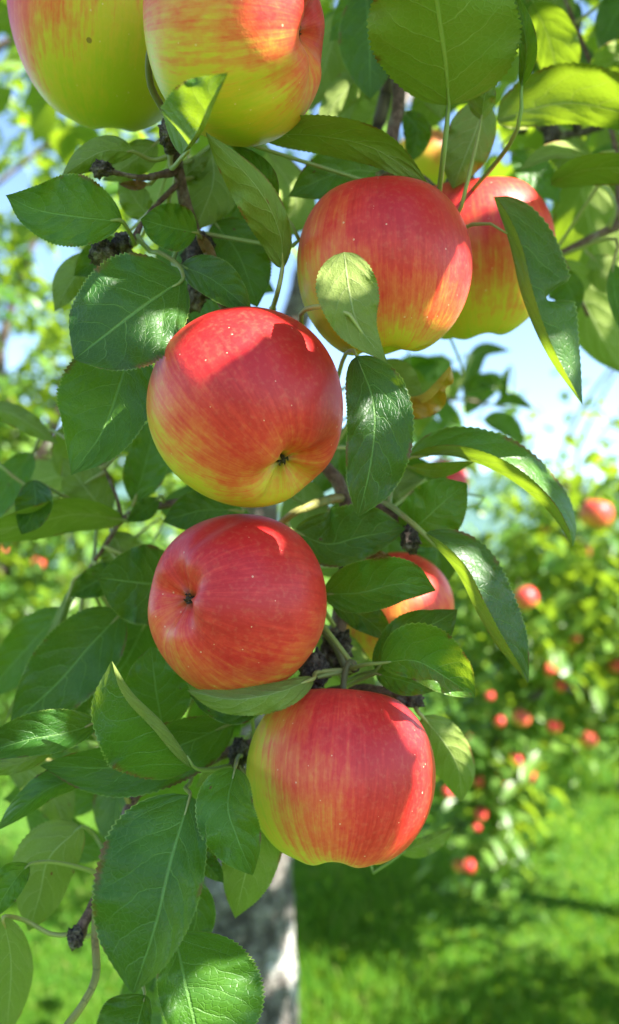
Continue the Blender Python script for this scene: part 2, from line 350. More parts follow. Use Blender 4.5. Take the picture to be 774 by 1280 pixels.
# ------------------------------------------------------------------ leaves
def wprof(t, peak=0.42, full=0.80):
    t = np.clip(np.asarray(t, float), 0, 1); a = 0.88 * full; b = a * (1 - peak) / peak
    k = np.clip((t - 0.80) / 0.20, 0, 1)
    return (t / peak) ** a * ((1 - t) / (1 - peak)) ** b * (1 - 0.42 * k * k)
leaf_count = 0; SAMP = []
def leaf_geo(pts, wl, wr, dl=None, dr=None, top=True, peak=0.42, full=0.80, n=70, notch=None, rip=1.0):
    """leaf blade laid out from its midrib (base to tip), half widths and how far each half is bent back or forward"""
    global leaf_count; leaf_count += 1
    rs = np.random.default_rng(leaf_count * 13 + 5)
    m = catmull(pts, n); t = np.linspace(0, 1, n)
    m[:, 2] += (rs.random() - .45) * .014 * t ** 2.5
    T = np.gradient(m[:, :2], axis=0); T /= np.linalg.norm(T, axis=1)[:, None] + 1e-9
    L = np.stack([T[:, 1], -T[:, 0]], 1)
    if dl is None: dl = (-0.005 if top else 0.005) * (0.5 + rs.random())
    if dr is None: dr = (-0.005 if top else 0.005) * (0.5 + rs.random())
    wp = wprof(t, peak, full); ph = rs.random(4) * 6.28; nh = 7
    ss = np.concatenate([-np.linspace(1, 0, nh), np.linspace(0, 1, nh)[1:]])     # -1 left .. +1 right
    saw = (np.arange(n) % 2 - 0.5) * (0.6 + 0.8 * rs.random(n))
    rows = []; lc = []
    rnd = rs.random()
    for j, s in enumerate(ss):
        a = abs(s); wv = wl if s < 0 else wr; dd = dl if s < 0 else dr
        ww = wp * a * wv
        if notch and ((s < 0) == (notch[0] == 'l')):
            ww = ww * (1 - notch[3] * np.exp(-((t - notch[1]) / notch[2]) ** 2) * a ** 2)
        if a > 0.99: ww = ww * (1 + 0.042 * saw * np.clip(t * 8, 0, 1)) 
        ww = ww * (1 + 0.03 * np.sin(t * 9 + ph[0 if s < 0 else 1]) * a)
        sg = 1 if s < 0 else -1
        q = m.copy(); q[:, :2] += L * (sg * ww)[:, None]
        bend = dd * wp * a ** 1.5 * (1 + .55 * np.sin(t * 4.5 + ph[0])) + rip * wp * a * a * (0.0020 * np.sin(t * 15 + ph[2 if s < 0 else 3]) + .0016 * np.sin(t * 27 + ph[1]))
        q[:, 2] += bend
        rows.append(PA(q)); lc.append(np.stack([t, np.full(n, s), np.full(n, rnd)], 1))
    V = np.stack(rows, 1).reshape(-1, 3); A = np.stack(lc, 1).reshape(-1, 3); k = len(ss); Fc = []
    for i in range(n - 1):
        for j in range(k - 1):
            q = (i * k + j, i * k + j + 1, (i + 1) * k + j + 1, (i + 1) * k + j)
            Fc.append(q if top else q[::-1])
    return V, np.array(Fc), A

# check which winding faces the camera for a plain leaf
_V, _F, _A = leaf_geo([(387, 700, .3), (387, 640, .3), (387, 580, .3)], 30, 30, 0, 0)
_n = np.cross(_V[_F[200][1]] - _V[_F[200][0]], _V[_F[200][3]] - _V[_F[200][0]])
FLIP = (_n @ FW) > 0

class Branch:
    def __init__(s, origin, label, group=None):
        s.e = empty('apple_branch', origin, label, 'branch', group); s.lines = []; s.rad = []
    def wood(s, pts, name='twig', mat='twig', n=40, world=None, sides=8, rough=0.35):
        p = np.asarray(pts, float)
        c = catmull(np.hstack([PA(p[:, :3]) if world is None else p[:, :3], p[:, 3:4] * 0.001]), n)
        V, Fc = tube_geo(c[:, :3], np.maximum(c[:, 3], 0.0004), sides, rough, len(s.lines) * 3.7)
        o = link(name, mk(name, V, Fc, [M[mat]]), s.e); s.lines.append(c[:, :3]); return o
    def near(s, p):
        A = np.vstack(s.lines); return A[np.argmin(np.linalg.norm(A - p, axis=1))]
    def spur(s, px, py, d, rpx, seed, stretch=(1, 1.4, 1), mat='spur'):
        bm = bmesh.new(); bmesh.ops.create_icosphere(bm, subdivisions=4, radius=1.0); r = rpx / F * d; c = P(px, py, d)
        for v in bm.verts:
            q = v.co.copy(); k = 1 + 0.40 * mnoise.noise(q * 1.9 + Vector((seed, 0, 0))) + 0.32 * mnoise.noise(q * 5.0 + Vector((0, seed, 0))) + 0.22 * mnoise.noise(q * 11 + Vector((0, 0, seed)))
            rings = 1 + 0.07 * math.sin(q.z * 19)
            v.co = Vector(c) + Vector((q.x * stretch[0], q.y * stretch[2], q.z * stretch[1])) * (r * k * rings)
        me = bpy.data.meshes.new('spur'); bm.to_mesh(me); bm.free(); me.materials.append(M[mat])
        for p in me.polygons: p.use_smooth = True
        return link('spur', me, s.e)

def add_leaf(B, pts, wl, wr, side='T', mat='leaf', st=None, sr=1.05, skip=False, **kw):
    V, Fc, A = leaf_geo(pts, wl, wr, top=(side == 'T'), **kw)
    if FLIP: Fc = Fc[:, ::-1]
    me = mk('leaf', V, Fc, [M[mat]]); vattr(me, 'lc', A)
    o = link('leaf', me, B.e); SAMP.append(V[::5])
    # stalk (petiole) from the blade's base to the wood, running a little way under the midrib
    m = PA(catmull(pts, 30)); b = m[0]; back = m[0] - m[3]; back /= np.linalg.norm(back)
    nw = FW * 0.0004
    if st is not None:
        q = [m[3] + nw, b] + [P(*p) for p in st]
        if skip: q = q[2:]
        if len(st[-1]) == 3:
            e = B.near(q[-1])
            if np.linalg.norm(e - q[-1]) < 0.05: q.append(e)
    else:
        e = B.near(b); L = np.linalg.norm(e - b)
        q = [m[3] + nw, b, b + back * min(0.35 * L, 0.02), e]
    n = 14; c = catmull(np.array(q), n)
    rr = np.linspace(sr * 0.8, sr * 1.15, n) * 0.001; rr[:3] *= np.array([0.5, 0.75, 0.95]); rr[-1] *= 1.5
    SV, SF = tube_geo(c, rr, 6)
    so_ = link('stalk', mk('stalk', SV, SF, [M['stalk']]), o)
    so_.matrix_parent_inverse = Matrix.Identity(4)
    return o

# --- the three foreground branches
B1 = Branch(P(330, -260, .60), 'main leafy hanging branch with the five front apples and brown fruiting spurs')
B1.wood([(318, -420, .86, 8), (325, -260, .62, 7), (300, -90, .47, 5.5), (238, 110, .385, 3.2), (222, 195, .370, 2.8), (230, 245, .370, 2.5), (255, 322, .375, 3.2), (300, 420, .395, 3),
         (370, 540, .405, 3), (428, 615, .398, 3.2), (434, 720, .412, 3.6), (405, 832, .385, 4.6), (362, 892, .39, 4.5), (318, 930, .388, 4), (285, 968, .385, 3.2), (258, 1015, .39, 1.6)], n=110, rough=0.5)
B1.wood([(224, 205, .370, 2.4), (216, 192, .352, 2.8), (211, 172, .338, 3.4), (214, 152, .334, 2.4)], mat='spur', n=20, rough=0.6)
B1.wood([(222, 214, .370, 2.2), (180, 222, .348, 1.3), (150, 217, .340, 1.1), (124, 211, .334, 1.7)], n=24)
B1.wood([(228, 225, .370, 1.6), (200, 252, .362, 1.2), (180, 276, .352, 1.1), (165, 300, .345, 1.6), (135, 318, .342, 2)], n=24)
B1.wood([(390, 578, .402, 3), (300, 615, .425, 2.8), (225, 628, .425, 2.5), (188, 634, .43, 2.2), (155, 648, .435, 1.7), (132, 682, .44, 1.3), (108, 716, .445, 1.1)], n=40)
B1.wood([(152, 650, .435, 1.3), (146, 622, .432, 1.0), (130, 585, .43, .9)], n=14)
B1.wood([(318, 930, .388, 3.2), (245, 955, .392, 3), (180, 985, .385, 2.6), (152, 1032, .372, 2.5), (132, 1088, .365, 2.3), (116, 1132, .36, 2.4), (95, 1172, .355, 3.2)], n=44, rough=0.45)
B1.wood([(120, 1126, .361, 1.7), (119, 1175, .350, 1.75), (120, 1220, .340, 1.75), (104, 1255, .333, 1.7), (78, 1290, .33, 1.7), (50, 1330, .33, 1.6)], mat='twig_green', n=30, rough=0.12)
B1.wood([(430, 640, .40, 2.4), (470, 632, .384, 2.2), (500, 648, .372, 2.0), (514, 676, .366, 2.4)], n=20)
B1.wood([(425, 622, .396, 2.6), (400, 628, .372, 2.3), (370, 640, .362, 2.0), (350, 655, .372, 1.6)], mat='twig_green', n=18)
B1.wood([(372, 884, .39, 3), (430, 862, .385, 2.6), (490, 866, .372, 2.6), (514, 874, .366, 3.2)], n=20)
B1.wood([(408, 828, .385, 3), (432, 838, .36, 2.2), (445, 836, .345, 1.6)], mat='spur', n=12)
for a in [(212, 168, .334, 12, 1, (1, 1.5, 1)), (213, 152, .332, 7, 2), (126, 211, .333, 9, 3, (1.5, 1, 1)), (128, 316, .338, 13, 4), (152, 304, .342, 10, 5), (250, 322, .368, 20, 6),
          (256, 352, .36, 13, 7), (394, 838, .352, 17, 8), (384, 846, .345, 9, 9), (420, 812, .372, 18, 10), (514, 874, .362, 11, 11, (1.3, 1, 1)), (513, 674, .36, 11, 12, (1, 1.5, 1)), (94, 1172, .352, 9, 13),
          (245, 372, .37, 12, 14), (432, 690, .40, 14, 15), (300, 940, .376, 12, 16)]:
    B1.spur(*a)
B3 = Branch(P(520, -300, .62), 'reddish brown upright twig with broad leaves above the spoon leaf apple')
B3.wood([(530, -330, .72, 7), (522, -220, .60, 6), (505, -60, .47, 4.6), (502, 30, .445, 4.4), (500, 90, .442, 4.3), (497, 140, .44, 4.1), (488, 180, .44, 3.8), (490, 245, .435, 3.2), (505, 300, .45, 2.4)], n=60)
B3.wood([(503, 10, .446, 3.0), (488, 90, .47, 4), (474, 150, .48, 4), (455, 220, .47, 3), (430, 285, .45, 2)], n=30, mat='limb')
B3.wood([(490, 200, .437, 2.6), (530, 225, .425, 2.2), (570, 262, .40, 1.8)], n=16)
B2 = Branch(P(960, 180, .72), 'brown side twig with sunlit translucent leaves beside the pink and yellow apple')
B2.wood([(1000, 60, .95, 7), (940, 215, .66, 4.5), (774, 282, .52, 2.9), (738, 298, .51, 2.6), (700, 318, .50, 2.3), (668, 333, .485, 1.9), (640, 350, .475, 1.2)], n=40)
B2.wood([(930, 200, .68, 4), (800, 150, .59, 3.2), (730, 165, .57, 2.8), (690, 168, .56, 2.8), (655, 140, .55, 2.6)], n=30, mat='spur')
B2.wood([(770, 282, .52, 2.2), (772, 200, .53, 1.8), (745, 100, .54, 1.6), (715, 20, .54, 1.4), (690, -40, .54, 1.2)], n=24)
B2.wood([(700, 318, .5, 1.6), (716, 350, .51, 1.3), (735, 395, .52, 1.2)], n=12)
B2.spur(652, 146, .55, 12, 21); B2.spur(722, 154, .55, 7, 22); B2.spur(690, 170, .555, 10, 23)

T_, U_ = 'T', 'U'
# upper left group
add_leaf(B1, [(153, 277, .325), (95, 271, .312), (45, 262, .305), (7, 244, .30)], 38, 52, T_, st=[(168, 303, .34)])
add_leaf(B1, [(246, 291, .335), (212, 284, .325), (176, 274, .32)], 29, 32, T_, full=.65, st=[(252, 300, .36)])
add_leaf(B1, [(229, 349, .325), (182, 381, .305), (132, 419, .296), (93, 449, .295)], 64, 74, T_, full=.62, peak=.45, dl=-.012, dr=.006, st=[(222, 330, .34), (196, 314, .345), (190, 316, .35)])
add_leaf(B1, [(166, 424, .345), (150, 480, .332), (128, 540, .326), (89, 594, .318)], 46, 74, T_, peak=.40, full=.7, dl=-.010, dr=-.004, st=[(180, 395, .36), (200, 380, .37)])
add_leaf(B1, [(228, 196, .300), (252, 168, .262), (268, 130, .246), (285, 91, .238)], 62, -7, T_, dl=.004, dr=-.004, full=.7, st=[(214, 210, .345)])
add_leaf(B1, [(353, 336, .328), (350, 292, .316), (322, 235, .300), (257, 165, .282)], 34, 17, U_, full=.7, st=[(348, 362, .325), (341, 386, .345)])
add_leaf(B1, [(345, 255, .335), (325, 215, .328), (288, 178, .325)], 18, 16, T_)
add_leaf(B3, [(322, 168, .335), (400, 170, .322), (472, 188, .322), (541, 238, .335)], 28, 24, U_, full=.72, dl=-.016, dr=.010)
add_leaf(B3, [(495, 218, .40), (440, 213, .38), (400, 225, .372), (360, 246, .37)], 34, 34, T_)
add_leaf(B3, [(561, 132, .335), (557, 80, .312), (547, 10, .283), (535, -90, .25)], 88, 98, U_, peak=.44, full=.62, dl=.008, dr=.012, sr=1.35, st=[(556, 180, .335), (549, 240, .355), (545, 262, .375), (535, 262, .42)])
add_leaf(B3, [(652, 108, .325), (658, 55, .318), (640, -20, .315)], 10, 14, T_, dr=-.012)
add_leaf(B3, [(606, 128, .385), (596, 160, .375), (582, 195, .37), (566, 236, .372)], 27, 34, U_, full=.6)
add_leaf(B3, [(602, 150, .345), (606, 120, .338), (612, 80, .335)], 22, 14, U_, st=[(592, 195, .345), (580, 245, .348), (571, 270, .355), (550, 285, .40)])
add_leaf(B2, [(622, 150, .43), (700, 130, .42), (770, 139, .42), (860, 170, .43)], 50, 26, U_, full=.6, dl=-.026, dr=.012, st=[(640, 160, .47), (660, 158, .53)])
add_leaf(B2, [(666, 4, .43), (683, 40, .445), (695, 85, .462), (698, 122, .475)], 36, 22, U_, full=.6, dl=-.01)
add_leaf(B2, [(800, 62, .51), (765, 78, .51), (733, 103, .515)], 20, 24, U_, dl=.012, dr=-.014)
add_leaf(B2, [(790, -15, .53), (768, 22, .52), (748, 62, .52)], 26, 24, T_)
add_leaf(B2, [(696, -25, .56), (692, 10, .55), (684, 50, .55)], 26, 24, U_)
add_leaf(B2, [(738, 196, .44), (692, 193, .425), (648, 214, .415)], 6, 16, U_, dl=-.012, dr=.01)
add_leaf(B2, [(688, 229, .43), (735, 212, .415), (800, 213, .41), (850, 235, .42)], 20, 22, U_, full=.65, dl=-.014, dr=.010, st=[(752, 232, .44), (769, 262, .50)])
add_leaf(B2, [(722, 215, .555), (735, 270, .58), (745, 330, .605), (748, 402, .635)], 42, 48, U_, full=.62, st=[(720, 190, .57)])
add_leaf(B2, [(698, 326, .52), (728, 375, .545), (752, 420, .565), (780, 468, .59)], 36, 34, U_, full=.62)
add_leaf(B2, [(766, 330, .44), (770, 375, .43), (795, 445, .43)], 30, 10, T_)
add_leaf(B2, [(690, 338, .50), (712, 360, .48), (722, 392, .475)], 18, 28, T_)
add_leaf(B2, [(640, 190, .55), (670, 215, .54), (700, 255, .54)], 22, 22, T_)
add_leaf(B2, [(740, 320, .54), (760, 345, .53), (800, 355, .53)], 26, 22, U_)
add_leaf(B2, [(690, 160, .58), (712, 190, .585), (740, 232, .60)], 24, 26, U_)
# long folded leaf in front of the right apple
add_leaf(B3, [(617, 246, .352), (637, 305, .348), (654, 375, .345), (685, 445, .345), (728, 506, .35)], 64, -15, T_, peak=.40, full=.62, dl=.012, dr=-.016, notch=('l', .50, .035, .75), skip=True, st=[(634, 292, .3455), (618, 281, .348), (598, 279, .352), (578, 285, .360), (566, 296, .372), (556, 300, .40), (520, 296, .44)])
# spoon leaf in front of the upper apple
add_leaf(B1, [(430, 315, .284), (437, 365, .278), (449, 408, .279), (486, 456, .288)], 36, 40, U_, peak=.30, full=.6, dl=.006, dr=-.004, skip=True, sr=1.2, st=[(460, 428, .2800), (444, 401, .2760), (425, 385, .276), (398, 383, .286), (376, 394, .318), (385, 430, .36), (392, 440, .37)])
add_leaf(B1, [(446, 445, .298), (468, 510, .286), (463, 580, .283), (448, 646, .285)], 50, 36, T_, full=.62, peak=.44, dr=-.006, st=[(440, 438, .315), (428, 452, .35), (410, 520, .395)])
add_leaf(B3, [(474, 452, .40), (500, 478, .39), (526, 514, .385)], 24, 24, U_)
add_leaf(B1, [(497, 494, .385), (528, 492, .375), (563, 457, .37)], -11, 31, T_, mat='leaf_yellow', dl=-.012, dr=.004, full=.5, rip=4.5, notch=('r', .72, .10, .45))
add_leaf(B1, [(510, 573, .372), (565, 570, .355), (625, 592, .348), (672, 626, .345), (702, 660, .348), (716, 684, .352)], 44, -17, T_, peak=.46, full=.62, dl=.014, dr=-.012, st=[(490, 590, .385), (450, 612, .395)])
add_leaf(B1, [(512, 584, .378), (550, 588, .37), (594, 577, .37)], 10, 9, U_, dl=-.012)
add_leaf(B1, [(506, 672, .372), (530, 650, .362), (556, 626, .358), (584, 604, .36)], 37, 40, T_, full=.62, dl=-.006, st=[(500, 664, .372)])
add_leaf(B1, [(530, 667, .342), (570, 714, .331), (596, 765, .327), (622, 808, .326), (660, 854, .328)], 54, -15, T_, full=.66, peak=.45, dl=.010, dr=-.012, sr=1.5, st=[(508, 648, .352), (484, 630, .378), (470, 630, .384)])
add_leaf(B1, [(368, 664, .365), (410, 680, .358), (455, 670, .352), (507, 661, .348)], 46, 30, T_, full=.62)
add_leaf(B1, [(404, 743, .352), (450, 741, .338), (500, 730, .332), (545, 738, .335)], 40, 27, T_, full=.66, dr=-.010)
add_leaf(B1, [(415, 752, .37), (455, 772, .36), (490, 802, .358)], 24, 18, T_)
add_leaf(B1, [(400, 792, .412), (430, 826, .405), (470, 856, .40)], 30, 26, U_)
add_leaf(B1, [(476, 829, .325), (518, 826, .312), (556, 846, .307), (594, 872, .31)], 48, 24, T_, full=.62, dl=-.008, st=[(455, 831, .332), (430, 838, .355)])
add_leaf(B1, [(470, 838, .355), (505, 795, .342), (545, 778, .338), (572, 762, .342)], 24, 40, T_, full=.62, st=[(455, 842, .365), (430, 850, .375)])
add_leaf(B1, [(470, 842, .345), (508, 852, .33), (545, 864, .328)], 18, 18, T_, st=[(450, 850, .36), (430, 860, .38)])
add_leaf(B1, [(528, 896, .36), (555, 928, .365), (573, 962, .375), (577, 1003, .39)], 26, 32, U_, full=.66)
add_leaf(B1, [(500, 1066, .40), (538, 1051, .392), (569, 1033, .39)], 9, 16, U_)
add_leaf(B1, [(392, 848, .322), (345, 866, .292), (290, 874, .284), (234, 863, .287)], 23, 14, U_, full=.6, dl=.003, dr=.012, st=[(398, 840, .345)])
add_leaf(B1, [(330, 868, .335), (290, 882, .325), (236, 868, .318)], 24, 8, T_)
add_leaf(B1, [(244, 960, .318), (206, 906, .302), (166, 866, .297), (140, 826, .298)], 84, -15, T_, full=.62, dl=.010, dr=-.010, st=[(265, 962, .345), (288, 958, .378)])
add_leaf(B1, [(204, 912, .362), (195, 862, .352), (189, 808, .35)], 42, 42, T_, full=.65)
add_leaf(B1, [(292, 903, .365), (225, 932, .345), (150, 958, .34), (50, 957, .338)], 44, 34, T_, full=.66)
add_leaf(B1, [(122, 905, .34), (78, 917, .322), (30, 926, .315), (-40, 948, .315)], 22, 33, T_, full=.66, dl=-.014, st=[(170, 925, .37), (215, 950, .39)])
add_leaf(B1, [(70, 935, .36), (20, 955, .352), (-45, 965, .35)], 12, 12, U_)
add_leaf(B1, [(152, 766, .405), (112, 808, .39), (70, 856, .383), (12, 908, .38)], 44, 50, T_, full=.66, st=[(170, 745, .42), (140, 690, .44)])
add_leaf(B1, [(228, 731, .40), (182, 729, .38), (122, 722, .372)], 54, 48, T_, full=.62)
add_leaf(B1, [(152, 708, .43), (118, 728, .425), (86, 746, .425)], 20, 20, T_)
add_leaf(B1, [(90, 733, .44), (66, 800, .432), (36, 852, .43), (4, 906, .43)], 8, 10, U_)
add_leaf(B1, [(80, 760, .455), (32, 812, .447), (-25, 875, .445)], 36, 30, T_)
add_leaf(B1, [(142, 788, .435), (118, 840, .428), (96, 888, .426)], 8, 9, U_)
add_leaf(B1, [(154, 650, .425), (95, 643, .408), (40, 655, .402), (-45, 672, .40)], 22, 22, U_, full=.6, dl=.012, dr=-.016)
add_leaf(B1, [(134, 645, .44), (108, 612, .434), (78, 572, .432)], 28, 36, U_)
add_leaf(B1, [(42, 600, .395), (44, 632, .388), (27, 668, .388)], 22, 26, T_, full=.65, st=[(90, 625, .42), (130, 640, .434)])
add_leaf(B1, [(-25, 508, .44), (20, 520, .43), (74, 556, .428)], 14, 14, U_, st=[(-20, 560, .44), (60, 620, .44)])
add_leaf(B1, [(168, 628, .43), (184, 572, .424), (197, 515, .424)], 26, 28, T_)
add_leaf(B1, [(198, 623, .42), (180, 638, .412), (158, 652, .412)], 13, 13, T_)
add_leaf(B1, [(294, 638, .41), (252, 638, .392), (203, 652, .388)], 28, 28, T_)
add_leaf(B1, [(140, 665, .445), (150, 690, .44), (150, 725, .44)], 26, 26, U_)
add_leaf(B1, [(268, 278, .378), (298, 318, .368), (322, 384, .364)], 38, 38, T_, full=.65, notch=('r', .5, .12, .6))
add_leaf(B1, [(226, 332, .342), (266, 350, .318), (315, 389, .308)], 28, 22, T_, full=.7, st=[(216, 328, .355), (228, 300, .37)])
add_leaf(B1, [(264, 182, .385), (266, 230, .378), (244, 288, .375)], 36, 30, U_, full=.65, st=[(240, 200, .375)])
add_leaf(B1, [(290, 235, .395), (310, 270, .39), (330, 330, .39)], 30, 30, T_)
add_leaf(B1, [(168, 190, .345), (126, 190, .335), (76, 221, .333)], 20, 20, U_, st=[(190, 200, .35), (208, 196, .35)])
add_leaf(B1, [(196, 178, .385), (168, 200, .378), (128, 226, .376)], 22, 22, U_)
add_leaf(B1, [(190, 275, .39), (170, 250, .388), (150, 215, .386)], 20, 18, U_)
add_leaf(B1, [(150, 300, .385), (125, 322, .378), (92, 345, .376)], 22, 24, T_)
add_leaf(B1, [(130, 325, .40), (95, 345, .395), (68, 390, .393)], 20, 24, U_)
add_leaf(B1, [(222, 232, .38), (240, 212, .375), (262, 196, .374)], 14, 14, U_)
add_leaf(B1, [(246, 290, .355), (262, 315, .346), (274, 345, .344)], 7, 8, T_, mat='leaf_dry', rip=3)
add_leaf(B1, [(430, 700, .385), (455, 690, .372), (492, 697, .366)], 8, 12, T_, mat='leaf_dry', rip=3)
add_leaf(B1, [(185, 230, .36), (170, 232, .352), (148, 230, .35)], 6, 7, T_, mat='leaf_dry')
# top centre, around the upright twig
add_leaf(B3, [(458, -12, .435), (462, 55, .425), (463, 124, .424)], 36, 38, T_, full=.62)
add_leaf(B3, [(478, -28, .46), (445, 15, .452), (412, 52, .45)], 26, 26, T_)
add_leaf(B3, [(425, 15, .48), (408, 78, .474), (386, 140, .47)], 28, 26, U_)
add_leaf(B3, [(458, 84, .46), (428, 118, .452), (396, 158, .45)], 18, 20, U_)
add_leaf(B3, [(505, 140, .455), (522, 165, .455), (512, 205, .46)], 18, 18, T_)
add_leaf(B3, [(510, 60, .465), (535, 95, .465), (552, 150, .468)], 22, 22, U_)
# lower left
add_leaf(B1, [(124, 970, .352), (70, 982, .338), (35, 1005, .333), (-6, 1040, .333)], 14, 22, T_, dl=.006, dr=.008, st=[(150, 975, .37), (182, 985, .385)])
add_leaf(B1, [(102, 1033, .362), (62, 1072, .358), (50, 1118, .372), (36, 1164, .388)], 36, 42, U_, full=.66, st=[(118, 1045, .372), (137, 1076, .368)])
add_leaf(B1, [(36, 1080, .322), (16, 1104, .312), (-14, 1152, .31)], 16, 24, T_, st=[(70, 1078, .338), (118, 1090, .362)])
add_leaf(B1, [(4, 1146, .335), (14, 1206, .352), (8, 1296, .385)], 27, 32, U_, full=.64, st=[(30, 1150, .352), (65, 1168, .354), (92, 1168, .356)])
add_leaf(B1, [(238, 994, .296), (214, 1078, .276), (194, 1160, .27), (166, 1242, .272)], 44, 92, T_, peak=.44, full=.62, dl=-.012, dr=.004, st=[(232, 985, .33), (238, 978, .37)])
add_leaf(B1, [(294, 960, .308), (285, 1008, .29), (298, 1050, .284), (316, 1094, .285)], 34, 42, T_, full=.58, dl=-.010, st=[(298, 946, .35)])
add_leaf(B1, [(338, 1012, .335), (316, 1062, .338), (305, 1100, .346), (294, 1148, .36)], 38, 34, U_, full=.7, st=[(322, 985, .37), (300, 955, .385)])
add_leaf(B1, [(218, 1166, .30), (228, 1215, .285), (242, 1275, .28), (256, 1345, .28)], 96, 36, T_, full=.6, dl=.004, st=[(200, 1120, .34), (165, 1075, .365)])
add_leaf(B1, [(182, 1244, .30), (172, 1282, .29), (158, 1340, .288)], 16, 52, T_, full=.6, dl=-.008, st=[(160, 1180, .34), (125, 1110, .36)])
add_leaf(B1, [(236, 1095, .36), (246, 1145, .352), (226, 1206, .35)], 24, 22, T_)
add_leaf(B1, [(246, 1064, .35), (262, 1084, .345), (280, 1104, .344)], 14, 12, T_)
add_leaf(B1, [(250, 1018, .37), (262, 1050, .362), (260, 1090, .36)], 16, 16, T_)
add_leaf(B1, [(310, 920, .395), (282, 945, .402), (245, 985, .41)], 14, 14, U_)

# inner leaves of the same branches, behind the fruit
def filler(B, boxes, dr_, seed, lenr=(.045, .075)):
    rs = np.random.default_rng(seed)
    for (x0, y0, x1, y1, cnt) in boxes:
        for i in range(cnt):
            d = dr_[0] + (dr_[1] - dr_[0]) * rs.random(); x, y = x0 + (x1 - x0) * rs.random(), y0 + (y1 - y0) * rs.random()
            L = (lenr[0] + (lenr[1] - lenr[0]) * rs.random()) * F / d; an = rs.normal(1.57, .95); ux, uy = math.cos(an), math.sin(an); bn = rs.normal(0, .16)
            dd = rs.normal(0, .012)
            pts = [(x - ux * L / 2, y - uy * L / 2, d - dd), (x - uy * bn * L, y + ux * bn * L, d), (x + ux * L / 2, y + uy * L / 2, d + dd)]
            add_leaf(B, pts, L * (.18 + .1 * rs.random()), L * (.18 + .1 * rs.random()), 'T' if rs.random() < .6 else 'U', full=.6 + .2 * rs.random(), dl=rs.normal(0, .008), dr=rs.normal(0, .008))
filler(B1, [(200, 190, 340, 400, 9), (150, 560, 300, 660, 6), (360, 590, 480, 700, 6), (380, 690, 500, 850, 6), (130, 660, 240, 840, 6), (150, 860, 300, 1010, 9), (60, 880, 180, 960, 4), (0, 950, 110, 1050, 3), (110, 1150, 230, 1270, 3), (0, 560, 120, 640, 3), (470, 560, 520, 640, 3)], (.45, .56), 3)
filler(B3, [(390, 0, 500, 170, 6), (520, 90, 580, 200, 3), (440, 420, 520, 520, 3)], (.50, .62), 4)
filler(B2, [(620, 140, 774, 330, 8), (640, 0, 774, 120, 6)], (.60, .75), 5)

# ------------------------------------------------------------------ apples
def apple_geo(r, seed, nu=80, nv=56, hr=0.93, conic=0.06, crease=None):
    """solid of revolution with a stem hollow, a ribbed calyx basin and slightly lopsided shoulders; stem end at +z"""
    rs = np.random.default_rng(seed); ph = rs.random(6) * 6.28
    th = np.pi * (0.5 - 0.5 * np.cos(np.pi * np.linspace(0, 1, nv))) * 0.55 + np.pi * np.linspace(0, 1, nv) * 0.45
    V = []
    for i, t in enumerate(th):
        rho = math.sin(t) ** 0.88; z = math.cos(t) * hr
        z = math.copysign(abs(z) ** 1.0, z)
        for j in range(nu):
            a = 2 * math.pi * j / nu
            lob = 1 + 0.016 * math.cos(5 * a + ph[0]) * (0.35 + 0.65 * (1 - math.cos(t)) / 2) + 0.02 * math.cos(a + ph[1]) + 0.012 * math.cos(2 * a + ph[2])
            rr = rho * lob * (1 - conic * (1 - math.cos(t)) * 0.5 + conic * 0.35)
            if crease is not None:
                da = (a - crease + math.pi) % (2 * math.pi) - math.pi
                rr *= 1 - 0.075 * math.exp(-(da / 0.16) ** 2) * math.exp(-((t - 2.35) / 0.45) ** 2)
            zz = z * (1 + 0.03 * math.cos(a + ph[3]) * rho)
            zz -= 0.34 * math.exp(-(rho / 0.33) ** 2) if t < math.pi / 2 else 0
            if t > math.pi / 2:
                zz += 0.27 * math.exp(-(rho / 0.30) ** 2) * (1 + 0.10 * math.cos(5 * a + ph[4])) + 0.022 * math.cos(5 * a + ph[4]) * math.exp(-((rho - 0.38) / 0.2) ** 2)
            V.append((rr * math.cos(a) * r, rr * math.sin(a) * r, zz * r))
    Fc = []
    for i in range(nv - 1):
        for j in range(nu):
            j2 = (j + 1) % nu; Fc.append((i * nu + j, (i + 1) * nu + j, (i + 1) * nu + j2, i * nu + j2))
    return np.array(V), np.array(Fc)
def quat_to(zdir): return Vector(zdir).to_track_quat('Z', 'Y')
APP = []
